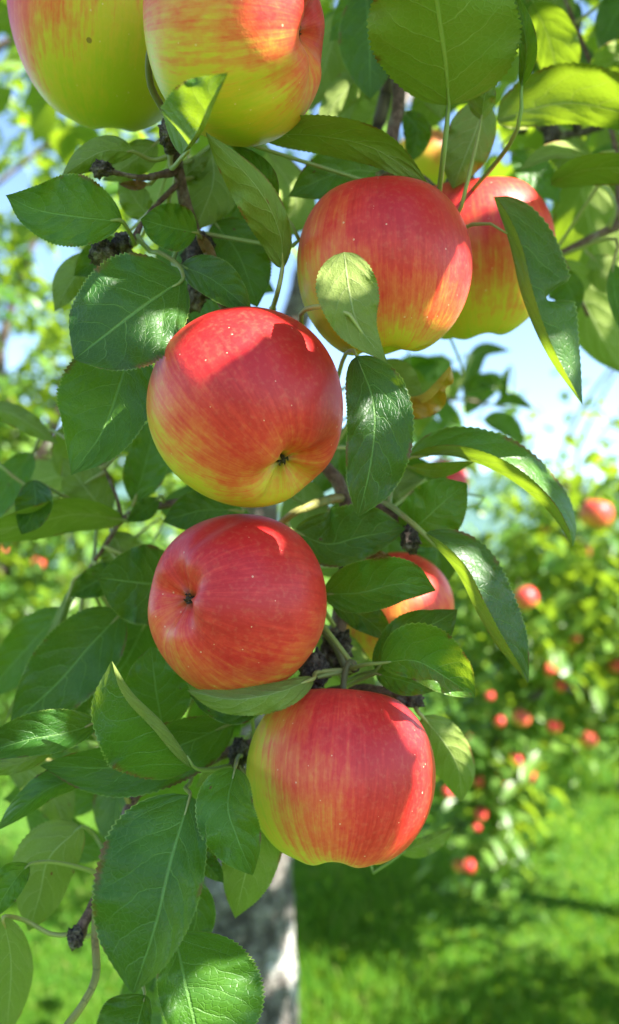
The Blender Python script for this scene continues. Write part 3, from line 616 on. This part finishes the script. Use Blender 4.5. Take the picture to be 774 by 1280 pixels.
def apple(px, py, d, rpx, calyx, label, bdir=(0.1, .8, .5), bias=.3, gain=.6, seed=1, branch=None, hr=.93, conic=.06, mat='apple', fine=True, group=None, spin=0.0, cgreen=.35, stem_to=None, crease=None):
    r = rpx / F * d; c = P(px, py, d); APP.append((c, r))
    e = empty('apple', c, label, 'apple', group)
    q = quat_to(-imgdir(calyx)) @ Matrix.Rotation(spin, 3, 'Z').to_quaternion(); Rm = np.array(q.to_matrix())
    if crease is not None: lv = Rm.T @ imgdir(crease); crease = math.atan2(lv[1], lv[0])
    V, Fc = apple_geo(r, seed, *( (96, 64) if fine else (20, 14)), hr=hr, conic=conic, crease=crease)
    Wd = (V @ Rm.T); un = Wd / (np.linalg.norm(Wd, axis=1)[:, None] + 1e-9); bd = imgdir(bdir)
    ax = V / r; rho = np.hypot(ax[:, 0], ax[:, 1])
    b = bias + gain * (un @ bd)
    cal = np.exp(-(rho / 0.38) ** 2) * (ax[:, 2] < 0); stm = np.exp(-(rho / 0.30) ** 2) * (ax[:, 2] > 0)
    b = b - cgreen * cal - 0.3 * stm
    pole = np.clip(np.exp(-(rho / 0.10) ** 2) * 0.95 + 0.55 * np.exp(-(rho / 0.16) ** 2) * (ax[:, 2] > 0), 0, 1)
    me = mk('skin', V, Fc, [M[mat]]); fattr(me, 'blush', b); fattr(me, 'pole', pole)
    o = bpy.data.objects.new('skin', me); col.objects.link(o); o.parent = e; o.rotation_mode = 'QUATERNION'; o.rotation_quaternion = q
    # calyx: five dried curled sepals standing in the basin
    mb = MB(); zc = -(hr - 0.27) * r
    if fine:
        for k in range(5):
            a = k * 1.2566 + seed; p = []
            for u in np.linspace(0, 1, 6):
                rr = r * (0.018 + 0.034 * math.sin(u * 2.2)); p.append((rr * math.cos(a + u * .5), rr * math.sin(a + u * .5), zc - r * (0.075 * u - 0.02)))
            v_, f_ = tube_geo(np.array(p), np.array([.018, .021, .018, .014, .009, .004]) * r, 5, .5, k); mb.add(v_, f_)
        v_, f_ = tube_geo(np.array([(0, 0, zc + .03 * r), (0, 0, zc - .05 * r)]), np.array([.035, .02]) * r, 8); mb.add(v_, f_)
        co = bpy.data.objects.new('calyx', mb.mesh('calyx', [M['calyx']])); col.objects.link(co); co.parent = e; co.rotation_mode = 'QUATERNION'; co.rotation_quaternion = q
    # stem
    z0 = (hr - 0.36) * r; s0 = c + Rm @ np.array([0, 0, z0]); s1 = c + Rm @ np.array([0, 0, z0 + 0.40 * r])
    if stem_to is not None: s2 = np.asarray(stem_to)
    elif branch is not None: s2 = branch.near(s1)
    else: s2 = s1 + np.array([0, 0, 0.018])
    pts = catmull(np.array([s0, s1, (s1 * .5 + s2 * .5) + Rm @ np.array([0, 0, .006 if branch else 0]), s2]), 14 if fine else 5) - c
    sv, sf = tube_geo(pts, np.linspace(.0013, .0016, len(pts)), 7 if fine else 4)
    so2 = bpy.data.objects.new('stem', mk('stem', sv, sf, [M['stem']])); col.objects.link(so2); so2.parent = e
    return e
apple(137, 28, .368, 122, (-.2, -.75, -.6), 'large green and yellow apple with faint orange streaks, the greener one of the topmost pair', (-.45, .85, .1), .66, .78, 3, B1, hr=1.04, conic=.16)
apple(297, 43, .298, 127, (.95, -.10, .26), 'big yellow and orange blushed apple of the topmost pair, dark calyx hollow at its side', (.35, .9, .15), .80, .80, 4, B1, hr=.86, conic=.02, cgreen=.25, crease=(.5, -.8, .5))
apple(478, 338, .338, 111, (.05, -.97, -.12), 'red apple with a curled light green spoon shaped leaf across its front', (.40, .62, .45), .66, .62, 5, B3, hr=1.0)
apple(593, 325, .418, 102, (.1, -.95, -.25), 'pink and yellow apple half hidden behind a long folded leaf', (0, .9, .3), .62, .55, 6, B3, hr=1.0, conic=.10)
apple(310, 512, .318, 123, (.50, -.74, .45), 'red apple with a sunlit shoulder and a yellowish calyx hollow underneath', (.48, .60, .42), .74, .66, 7, B1, hr=.97, conic=.04, cgreen=.32)
apple(298, 755, .331, 114, (-.70, .17, .70), 'round red apple whose creased calyx hollow faces sideways, directly under another red apple', (.02, .62, .45), .80, .48, 8, B1, hr=.92, conic=.03, cgreen=.12, crease=(.12, .95, .2))
apple(426, 968, .329, 120, (-.05, -.93, .36), 'lowest red apple of the cluster with a green shoulder and calyx at its bottom', (.80, .42, .36), .62, .72, 9, B1, hr=.93, conic=.07, cgreen=.5)
apple(495, 760, .435, 71, (.1, -.8, -.5), 'shaded orange pink apple tucked behind leaves inside the cluster', (.4, .6, .3), .58, .3, 10, B1, hr=.97)

# ------------------------------------------------------------------ crown scatter
LT = np.array([0, .22, .48, .76, 1.0]); LW = wprof(LT, .42, .8); LW[0] = .06; LW[-1] = .02
def leaf_template(fold=.32, droop=.18):
    V = []; A = []
    for t, w_ in zip(LT, LW):
        for s in (-1, 0, 1):
            V.append((t, s * w_ * .27 * math.cos(fold), abs(s) * w_ * .27 * math.sin(fold) - droop * t * t)); A.append((t, s, 0))
    Fq = []
    for i in range(4):
        for j in range(2): Fq.append((i * 3 + j, (i + 1) * 3 + j, (i + 1) * 3 + j + 1, i * 3 + j + 1))
    return np.array(V), np.array(Fq), np.array(A)
TV, TF, TA = leaf_template()
def frames(dirs, ups):
    X = dirs / np.linalg.norm(dirs, axis=1)[:, None]; Y = np.cross(ups, X); Y /= np.linalg.norm(Y, axis=1)[:, None] + 1e-9; Z = np.cross(X, Y); return X, Y, Z
def leaf_cloud(name, pos, dirs, ups, size, parent, mat='leaf_far', **kw):
    X, Y, Z = frames(dirs, ups); n = len(pos)
    V = pos[:, None, :] + size[:, None, None] * (TV[None, :, 0:1] * X[:, None] + TV[None, :, 1:2] * Y[:, None] + TV[None, :, 2:3] * Z[:, None])
    k = len(TV); Fq = (np.arange(n)[:, None, None] * k + TF[None]).reshape(-1, 4)
    me = mk(name, V.reshape(-1, 3), Fq, [M[mat]])
    A = np.tile(TA, (n, 1)); A[:, 2] = np.repeat(rng.random(n), k); vattr(me, 'lc', A)
    return link(name, me, parent, **kw)
def leaf_mesh_unit(seed):
    rs = np.random.default_rng(seed); v, f, a = leaf_template(.2 + .3 * rs.random(), .05 + .3 * rs.random()); a = a.astype(float); a[:, 2] = rs.random()
    me = mk('leaf', v, f, [M['leaf_far']]); vattr(me, 'lc', a); return me
UNIT = [leaf_mesh_unit(50 + i) for i in range(6)]
def leaf_objs(pos, dirs, ups, size, parent):
    X, Y, Z = frames(dirs, ups)
    for i in range(len(pos)):
        o = bpy.data.objects.new('leaf', UNIT[i % 6]); col.objects.link(o); o.parent = parent
        mtx = Matrix(((X[i][0], Y[i][0], Z[i][0], 0), (X[i][1], Y[i][1], Z[i][1], 0), (X[i][2], Y[i][2], Z[i][2], 0), (0, 0, 0, 1)))
        o.matrix_parent_inverse = Matrix.Identity(4)
        o.matrix_basis = Matrix.Translation(Vector(pos[i]) - parent.location) @ mtx @ Matrix.Scale(size[i], 4)
def rand_orient(n, droop=0.35):
    a = rng.random(n) * 2 * math.pi; d = np.stack([np.cos(a), np.sin(a), -droop + 0.7 * (rng.random(n) - .5)], 1)
    u = np.stack([rng.normal(0, .5, n), rng.normal(0, .5, n), np.ones(n)], 1); return d, u

# sunlit spots on the fruit and leaves: gaps shaped into the crown let the sun through
def surf(px, py, i):
    c, r = APP[i]; dv = P(px, py, 1.0) - C0; dv /= np.linalg.norm(dv); oc = C0 - c
    b = dv @ oc; dis = b * b - (oc @ oc - r * r); return C0 + dv * (-b - math.sqrt(max(dis, 0)))
LIT = [(surf(*a), rr) for a, rr in [((258, 436, 4), .009), ((280, 420, 4), .009), ((302, 402, 4), .009), ((574, 360, 2), .009), ((566, 392, 2), .009), ((552, 418, 2), .008),
       ((533, 972, 6), .005), ((527, 1004, 6), .005), ((356, 5, 1), .007), ((640, 232, 3), .010), ((605, 245, 3), .008), ((660, 380, 3), .010), ((520, 735, 7), .009)]]
LIT += [(P(*a), rr) for a, rr in [((488, 500, .286), .004), ((555, 632, .36), .009), ((592, 705, .33), .009), ((590, 562, .36), .009), ((660, 605, .35), .010),
        ((568, 864, .307), .008), ((234, 378, .30), .007), ((252, 152, .25), .006), ((440, 340, .28), .005), ((730, 110, .42), .02), ((700, 45, .45), .02), ((760, 85, .5), .02),
        ((745, 300, .59), .03), ((740, 400, .55), .02), ((495, 60, .44), .012), ((562, 950, .37), .008), ((280, 1235, .28), .006), ((62, 912, .317), .006), ((340, 1090, 1.655), .022), ((318, 1240, 1.655), .02), ((345, 1195, 1.655), .014)]]
def blocks(pos, dirs, ups, size):
    """True where a leaf would cut one of the open sun paths"""
    X, Y, Z = frames(dirs, ups); bad = np.zeros(len(pos), bool)
    S = [(t, s_) for t in (0, .12, .25, .38, .5, .62, .75, .88, 1) for s_ in (-.9, -.45, 0, .45, .9)]
    for p, rr in LIT:
        for t, s_ in S:
            c = pos + size[:, None] * (t * X + s_ * float(wprof(np.array(t))) * .25 * Y); v = c - p; k = v @ SUN
            bad |= (k > 0) & (np.linalg.norm(v - np.outer(k, SUN), axis=1) < rr)
    return bad
def in_view(pos, pad=40):
    q = proj(pos); return (q[:, 2] > 0.02) & (q[:, 0] > -pad) & (q[:, 0] < 774 + pad) & (q[:, 1] > -pad) & (q[:, 1] < 1280 + pad), q

def wood_tree(parent, lines, mat, name, sides=10, rough=.25, n=30):
    mb = MB()
    for i, L in enumerate(lines):
        p = np.asarray(L, float); c = catmull(p, n); v, f = tube_geo(c[:, :3], c[:, 3], sides, rough, i * 2.1); mb.add(v, f)
    return link(name, mb.mesh(name, [M[mat]]), parent)

# --- the tree the branch hangs from
T0 = empty('apple_tree', (-.12, 1.75, 0), 'apple tree with rough grey bark trunk dappled by sun behind the lowest apple', 'tree')
tp = catmull(np.array([(-.11, 1.78, -.05, .135), (-.115, 1.76, .12, .112), (-.115, 1.75, .5, .098), (-.135, 1.74, 1.0, .094), (-.15, 1.73, 1.45, .085), (-.15, 1.72, 1.7, .06)]), 90)
mbt = MB(); v_, f_ = tube_geo(tp[:, :3], tp[:, 3], 40, 0.0); 
for i in range(len(v_)):
    q = Vector(v_[i]); cxy = Vector((-.12, 1.75, q.z)); dd = (q - cxy); dd.z = 0; dd.normalize()
    k = .010 * mnoise.noise(q * 9) + .007 * mnoise.noise(Vector((q.x * 40, q.y * 40, q.z * 14))) + .004 * mnoise.noise(q * 70)
    v_[i] = np.array(q + dd * k)
link('trunk', mk('trunk', v_, f_, [M['trunk']]), T0)
limbs = [[(-.15, 1.72, 1.5, .05), (-.135, 1.3, 1.98, .032), (-.105, 1.0, 2.20, .027), (-.05, .80, 2.36, .024), (.10, .62, 2.48, .02), (.35, .50, 2.58, .016), (.62, .35, 2.62, .010)],
         [(-.15, 1.72, 1.5, .05), (-.3, 1.95, 2.2, .035), (-.35, 2.1, 3.0, .015)], [(-.15, 1.72, 1.55, .05), (.0, 1.95, 2.4, .035), (.35, 2.1, 3.1, .015)],
         [(-.05, .80, 2.36, .02), (-.3, .5, 2.55, .012), (-.6, .3, 2.65, .006)], [(.10, .62, 2.48, .014), (.3, .2, 2.6, .01), (.5, -.2, 2.65, .005)],
         [(.05, .66, 2.45, .012), (.09, .66, 2.36, .009), tuple(P(530, -330, .72)) + (.007,)], [(-.07, .84, 2.33, .011), tuple(P(318, -420, .86)) + (.008,)],
         [(.10, .62, 2.48, .008), (.13, .72, 2.30, .005), tuple(P(534, 150, .80)) + (.0025,)],
         [(.62, .35, 2.62, .010), (.60, .7, 2.5, .008), tuple(P(1000, 60, .95)) + (.007,)]]
for L in limbs:
    p = np.asarray(L, float); c = catmull(p, 34); v, f = tube_geo(c[:, :3], c[:, 3], 12, .25, len(L)); link('limb', mk('limb', v, f, [M['limb']]), T0)
# shade leaves: unseen crown leaves added between fruit and sun, gaps kept open
def shade_leaves():
    e1 = np.cross(SUN, [0, 0, 1.0]); e1 /= np.linalg.norm(e1); e2 = np.cross(SUN, e1)
    pts = [np.vstack(SAMP)]
    for c, r in APP[:8]:
        u = rng.normal(0, 1, (1100, 3)); u /= np.linalg.norm(u, axis=1)[:, None]; pts.append(c + u * r)
    pts = np.vstack(pts); q = proj(pts); pts = pts[(q[:, 0] > -60) & (q[:, 0] < 840) & (q[:, 1] > -60) & (q[:, 1] < 1340)]
    # about two thirds of the trunk is shaded as well
    th_ = rng.random(420) * 6.283; tz = .2 + 1.1 * rng.random(420); tk = np.stack([-.12 + .1 * np.cos(th_), 1.75 + .1 * np.sin(th_), tz], 1)
    tk = tk[np.array([mnoise.noise(Vector(p) * 9) for p in tk]) > -.10]; ntk = len(tk); pts = np.vstack([tk, pts])
    t2 = np.stack([pts @ e1, pts @ e2], 1); lit2 = np.array([(p @ e1, p @ e2, rr) for p, rr in LIT])
    # thin the targets to a 5 mm raster
    _, ui = np.unique(np.round(t2 / .004).astype(int), axis=0, return_index=True); t2 = t2[ui]; base = pts[ui]
    dl_ = np.sqrt(((t2[:, None] - lit2[None, :, :2]) ** 2).sum(2)); dark = (dl_ > lit2[None, :, 2]).all(1); t2 = t2[dark]; base = base[dark]
    cov = np.zeros(len(t2), bool); order = rng.permutation(len(t2)); P_, D_, U_, S_ = [], [], [], []
    for i in order:
        if cov[i]: continue
        for k in range(75):
            sz = (.05 + .035 * rng.random()) * (1 if k < 14 else .7 if k < 26 else .45 if k < 45 else .28); an = rng.random() * 6.283; ca, sa = math.cos(an), math.sin(an)
            off = rng.normal(0, .25, 2) * np.array([sz, sz * .4]); c2 = t2[i] + np.array([off[0] * ca - off[1] * sa, off[0] * sa + off[1] * ca])
            lr_ = lit2[:, :2] - c2; lx = (lr_[:, 0] * ca + lr_[:, 1] * sa) / (.50 * sz + lit2[:, 2]); ly = (-lr_[:, 0] * sa + lr_[:, 1] * ca) / (.24 * sz + lit2[:, 2])
            if (lx * lx + ly * ly < 1).any(): continue
            tt = (.45 if base[i][1] < 1.2 else 1.2) + .95 * rng.random(); cen = base[i] + SUN * tt + e1 * (c2[0] - t2[i][0]) + e2 * (c2[1] - t2[i][1])
            qq = proj(cen)[0]
            if np.linalg.norm(cen - C0) < .36 or (qq[2] > .02 and -90 < qq[0] < 864 and -90 < qq[1] < 1370): continue
            dv = e1 * ca + e2 * sa; P_.append(cen - dv * sz * .5); D_.append(dv); U_.append(SUN + rng.normal(0, .22, 3)); S_.append(sz)
            r2 = t2 - c2; x_ = (r2[:, 0] * ca + r2[:, 1] * sa) / (.42 * sz); y_ = (-r2[:, 0] * sa + r2[:, 1] * ca) / (.18 * sz); cov |= x_ * x_ + y_ * y_ < 1
            break
    print('shade leaves', len(P_), 'uncovered', (~cov).sum(), 'of', len(cov))
    return np.array(P_), np.array(D_), np.array(U_), np.array(S_)
pos1, dirs1, ups1, size1 = shade_leaves()
n2 = 6500
u = rng.normal(0, 1, (n2, 3)); u /= np.linalg.norm(u, axis=1)[:, None]; rad = (.35 + .65 * rng.random(n2)) ** .6
pos2 = np.array([.45, .75, 2.75]) + u * rad[:, None] * np.array([1.25, 1.15, .75])
pos2 = pos2[(pos2[:, 2] > 2.02) & (pos2[:, 1] > .15)]
pos = np.vstack([pos1, pos2]); n = len(pos)
dirs, ups = rand_orient(n); size = .055 + .035 * rng.random(n); dirs[:len(pos1)] = dirs1; ups[:len(pos1)] = ups1; size[:len(pos1)] = size1
cen = pos + dirs / np.linalg.norm(dirs, axis=1)[:, None] * size[:, None] * .5
iv, q = in_view(cen); keep = ~blocks(pos, dirs, ups, size); keep[:len(pos1)] = True
# in the picture the crown only shows high up and well behind the fruit
okv = (q[:, 2] > .62) & (q[:, 1] < 420) & ((q[:, 0] > 560) | (q[:, 0] < 420) | (q[:, 1] < 260)) & (rng.random(n) < .55)
keep &= ~iv | okv; keep &= (np.linalg.norm(cen - C0, axis=1) > .35)
pos, dirs, ups, size, q, iv = pos[keep], dirs[keep], ups[keep], size[keep], q[keep], iv[keep]
idx = np.where(iv)[0]; idx = idx[np.argsort(q[idx, 2])][:260]; msk = np.zeros(len(pos), bool); msk[idx] = True
leaf_objs(pos[msk], dirs[msk], ups[msk], size[msk], T0)
leaf_cloud('crown', pos[~msk], dirs[~msk], ups[~msk], size[~msk], T0, kind='stuff')  # also holds the unseen leaves added for shade

# --- trees behind
def back_tree(label, base, trunk_h, blobs, limbs_, nleaf, nobj, group, carve=None, trunk_r=.07, clus=.10, lsz=(.05, .04)):
    e = empty('apple_tree', (base[0], base[1], 0), label, 'tree', group)
    x, y = base
    c = catmull(np.array([(x, y, -.05, trunk_r * 1.3), (x + .01, y, trunk_h * .4, trunk_r), (x - .02, y + .02, trunk_h, trunk_r * .8)]), 24)
    v, f = tube_geo(c[:, :3], c[:, 3], 14, .18, x); link('trunk', mk('trunk', v, f, [M['trunk']]), e)
    for L in limbs_:
        c = catmull(np.asarray(L, float), 18); v, f = tube_geo(c[:, :3], c[:, 3], 7, .25, L[0][0]); link('limb', mk('limb', v, f, [M['limb']]), e)
    wts = np.array([b[6] if len(b) > 6 else b[3] * b[4] * b[5] for b in blobs]); wts = wts / wts.sum(); out = []
    nc = nleaf // 7
    for b, w_ in zip(blobs, wts):
        m = max(int(nc * w_), 1); u = rng.normal(0, 1, (m, 3)); u /= np.linalg.norm(u, axis=1)[:, None]; rad = (.25 + .75 * rng.random(m)) ** .55
        cc = np.array(b[:3]) + u * rad[:, None] * np.array(b[3:6]); out.append((cc[:, None, :] + rng.normal(0, clus, (m, 7, 3)) * np.array([1, 1, .8])).reshape(-1, 3))
    pos = np.vstack(out); pos = pos[pos[:, 2] > .12]; n = len(pos); dirs, ups = rand_orient(n, .45); size = lsz[0] + lsz[1] * rng.random(n)
    iv, q = in_view(pos, 20)
    if carve is not None:
        k = ~carve(q); pos, dirs, ups, size, iv, q = pos[k], dirs[k], ups[k], size[k], iv[k], q[k]
    idx = np.where(iv)[0]; idx = idx[np.argsort(q[idx, 2])][:nobj]; msk = np.zeros(len(pos), bool); msk[idx] = True
    leaf_objs(pos[msk], dirs[msk], ups[msk], size[msk], e)
    leaf_cloud('crown', pos[~msk], dirs[~msk], ups[~msk], size[~msk], e, kind='stuff')
    return e, pos
def W(px, py, d): return tuple(P(px, py, d))
def carve_r(q):   # open sky above the neighbouring row
    return (q[:, 1] < 610) & (rng.random(len(q)) > np.clip((q[:, 1] - 420) / 190, 0.05, 1) ** 1.6 * .8)
TR, pr = back_tree('sunlit apple tree with many red apples hanging low over the grass', (1.72, 3.5), 1.0,
    [W(735, 700, 3.3) + (.55, .6, .35), W(770, 800, 3.4) + (.7, .6, .40), W(640, 740, 3.1) + (.40, .5, .30), W(650, 860, 3.2) + (.34, .4, .24), W(600, 800, 3.3) + (.30, .5, .35), W(610, 960, 3.1) + (.15, .2, .24, .075), W(598, 1040, 3.1) + (.07, .1, .15, .035), W(700, 560, 2.9) + (.6, .5, .28, .10), W(850, 780, 3.4) + (.6, .7, .6)],
    [[(1.7, 3.5, .8, .05), W(850, 760, 3.4) + (.035,), W(760, 700, 3.2) + (.02,), W(660, 640, 3.0) + (.008,)], [(1.7, 3.5, .95, .04), W(700, 860, 3.2) + (.02,), W(620, 930, 3.1) + (.010,), W(598, 1075, 3.1) + (.004,)],
     [W(730, 640, 3.1) + (.012,), W(700, 585, 2.8) + (.006,), W(735, 500, 2.6) + (.005,), W(790, 430, 2.5) + (.004,)], [W(745, 650, 3.1) + (.012,), W(720, 585, 2.9) + (.006,), W(750, 500, 2.7) + (.005,), W(800, 420, 2.6) + (.004,)]],
    5600, 290, 'orchard trees in the background', carve_r, lsz=(.06, .045))
TR2, _ = back_tree('apple tree standing farther off with its thin trunk on the shaded grass', (2.25, 5.5), .8,
    [W(760, 780, 5.6) + (1.1, .8, .75), W(640, 800, 6.2) + (1.0, .8, .75), W(760, 880, 5.3) + (.8, .6, .35)], [[(2.24, 5.5, .7, .05), W(700, 760, 5.6) + (.02,)], [(2.24, 5.5, .7, .05), W(820, 740, 5.6) + (.02,)]], 4500, 60, 'orchard trees in the background', carve_r, .06, .16)
TR3, _ = back_tree('apple tree at the far end of the grass between the nearer crowns', (.9, 9.5), .9,
    [W(480, 740, 9.5) + (1.6, 1, 1.2), W(620, 760, 10) + (1.6, 1, 1.0)], [[(.9, 9.5, .7, .05), W(480, 740, 9.5) + (.02,)]], 5000, 20, 'orchard trees in the background', carve_r, .08, .2)
def carve_l(q):
    s = np.sin(q[:, 0] * .045 + 1.3) * np.sin(q[:, 1] * .031 + .6) + .6 * np.sin(q[:, 0] * .017 + q[:, 1] * .06)
    return (s > .75) & (q[:, 1] < 620) | ((q[:, 1] < 330) & (rng.random(len(q)) < .35)) | ((q[:, 0] > 470) & (q[:, 1] < 600) & (q[:, 1] > 250))
TL, pl = back_tree('pale loosely leaved apple tree with sky gaps, blurred behind the branch', (-1.45, 3.2), 1.2,
    [W(60, 420, 3.2) + (.75, .6, .8), W(130, 780, 3.3) + (.6, .5, .5), W(-30, 700, 3.0) + (.6, .6, .6), W(40, 170, 2.9) + (.6, .5, .5), W(60, 900, 3.4) + (.5, .4, .25), W(230, 560, 3.6) + (.5, .4, .7)],
    [[(-1.45, 3.2, 1.1, .05), W(10, 560, 3.1) + (.03,), W(0, 440, 3.0) + (.02,), W(60, 250, 2.9) + (.01,)], [(-1.45, 3.2, 1.1, .04), W(100, 450, 3.1) + (.03,), W(220, 300, 3.0) + (.012,)], [W(-60, 90, 2.0) + (.014,), W(0, 58, 2.0) + (.012,), W(40, 30, 2.0) + (.008,)],
     [W(-40, 260, 1.8) + (.006,), W(20, 212, 1.8) + (.005,), W(60, 182, 1.8) + (.004,), W(112, 160, 1.8) + (.003,)]],
    10500, 280, 'orchard trees in the background', carve_l)
TL2, _ = back_tree('farther apple tree standing behind the pale loosely leaved one', (-1.7, 6.2), 1.0,
    [W(60, 640, 6.2) + (1.2, .8, 1.2), W(240, 740, 6.6) + (1.1, .8, 1.0), W(150, 420, 6.2) + (1.0, .8, .9)], [[(-1.7, 6.2, .9, .06), W(80, 600, 6.2) + (.03,)], [(-1.7, 6.2, .9, .05), W(240, 650, 6.5) + (.02,)]], 7000, 40, 'orchard trees in the background', carve_l, .08, .15)
TS, _ = back_tree('added unseen apple tree whose crown shades the grass beside the grey trunk', (2.75, 2.0), 1.0,
    [(2.55, 1.85, 1.65, .65, .55, .6), (3.0, 1.5, 2.0, .6, .6, .5)], [[(2.75, 2.0, .9, .05), (2.5, 1.9, 1.6, .02), (2.2, 2.0, 1.8, .008)], [(2.75, 2.0, .95, .05), (2.9, 1.7, 1.8, .02), (3.1, 1.5, 2.2, .008)]], 1900, 0, 'orchard trees in the background', None, .07, .08)  # out-of-view tree, added only to cast dappled shade on the grass

# sprig of dark leaves against the sky
B4 = Branch(P(500, 520, .95), 'thin twig of dark leaves seen against open sky beside the yellow leaf')
B4.wood([(440, 560, 1.0, 4), (500, 525, .96, 3), (560, 500, .93, 2.2), (610, 505, .93, 1.6), (650, 515, .93, 1)], n=24)
B4.wood([(520, 518, .952, 2), (540, 545, 1.03, 1.7), (551, 568, 1.10, 1.6)], n=14)
for p, a, b, s in [([(604, 524, .92), (630, 532, .90), (657, 557, .90)], 17, 11, T_), ([(585, 490, .92), (600, 478, .9), (628, 490, .9)], 12, 8, T_), ([(618, 506, .92), (640, 500, .9), (668, 512, .9)], 9, 6, T_),
                   ([(560, 498, .93), (545, 470, .92), (555, 440, .92)], 12, 12, U_), ([(580, 495, .92), (600, 440, .95), (640, 438, .95)], 10, 12, T_), ([(630, 508, .93), (630, 480, .92), (638, 455, .92)], 6, 6, T_),
                   ([(550, 500, .93), (560, 520, .92), (580, 545, .92)], 14, 12, T_), ([(520, 515, .95), (535, 545, .94), (560, 570, .94)], 16, 14, T_)]:
    add_leaf(B4, p, a, b, s)

# --- apples farther away
def far_apple(px, py, d, rpx, label, group=None, seed=1, bias=.5, stem=None):  # stem: where its stalk meets the wood
    apple(px, py, d, rpx, (rng.normal(0, .3), -1, rng.normal(0, .3)), label, (.3, .7, .4), bias, .4, seed, None, fine=False, mat='apple_far', group=group, stem_to=stem)
filler(B4, [(440, 450, 550, 560, 10), (480, 470, 640, 540, 4)], (.80, 1.15), 6)
far_apple(532, 205, .80, 42, 'pale yellow pink apple peeking between the broad upper leaves', None, 31, .28, P(534, 152, .80))
far_apple(552, 606, 1.12, 33, 'blurred red apple under the long arching leaf', None, 32, .75, P(551, 568, 1.10))
far_apple(745, 643, 2.0, 21, 'blurred pink apple high on the sunlit tree, under open sky', None, 33, .6)
LABF = 'small blurred red apple hanging among the leaves of the sunlit tree'
SPEC = {0: 'larger blurred apple, red above and green below, high in the sunlit tree', 1: 'blurred red and yellow apple in the middle of the sunlit tree', 3: 'blurred orange apple with a sun bleached side beside the farther trunk', 8: 'blurred orange red apple at the lower fringe of the sunlit tree',
        9: 'small blurred apple halfway down the hanging branch of the sunlit tree', 11: 'one of two red apples side by side at the tip of the hanging branch', 12: 'one of two red apples side by side at the tip of the hanging branch'}
for i, (px, py, r_) in enumerate([(657, 748, 18), (652, 898, 13), (690, 838, 11), (735, 925, 12), (692, 908, 10), (625, 902, 9), (625, 963, 9), (635, 985, 10), (660, 970, 12), (601, 1018, 9), (598, 978, 8), (574, 1082, 9), (587, 1083, 10), (700, 858, 8),
                                  (596, 1034, 6), (560, 990, 8), (645, 950, 9), (770, 832, 12), (612, 870, 7), (720, 800, 8), (590, 925, 8), (730, 690, 9), (680, 660, 8), (610, 700, 8), (640, 800, 7)]):
    far_apple(px, py, min(3.2, .037 * F / r_) if r_ > 11 else 3.02 - .25 * rng.random(), r_ * .88, SPEC.get(i, LABF), 'apples on the sunlit tree', 40 + i, .48 + .3 * rng.random())
for i, (px, py, r_) in enumerate([(48, 705, 9), (4, 690, 8), (30, 600, 6), (100, 830, 7)]):
    far_apple(px, py, 2.9, r_, 'tiny blurred red apple in the pale loosely leaved background tree', 'apples on the pale tree', 80 + i, .65)
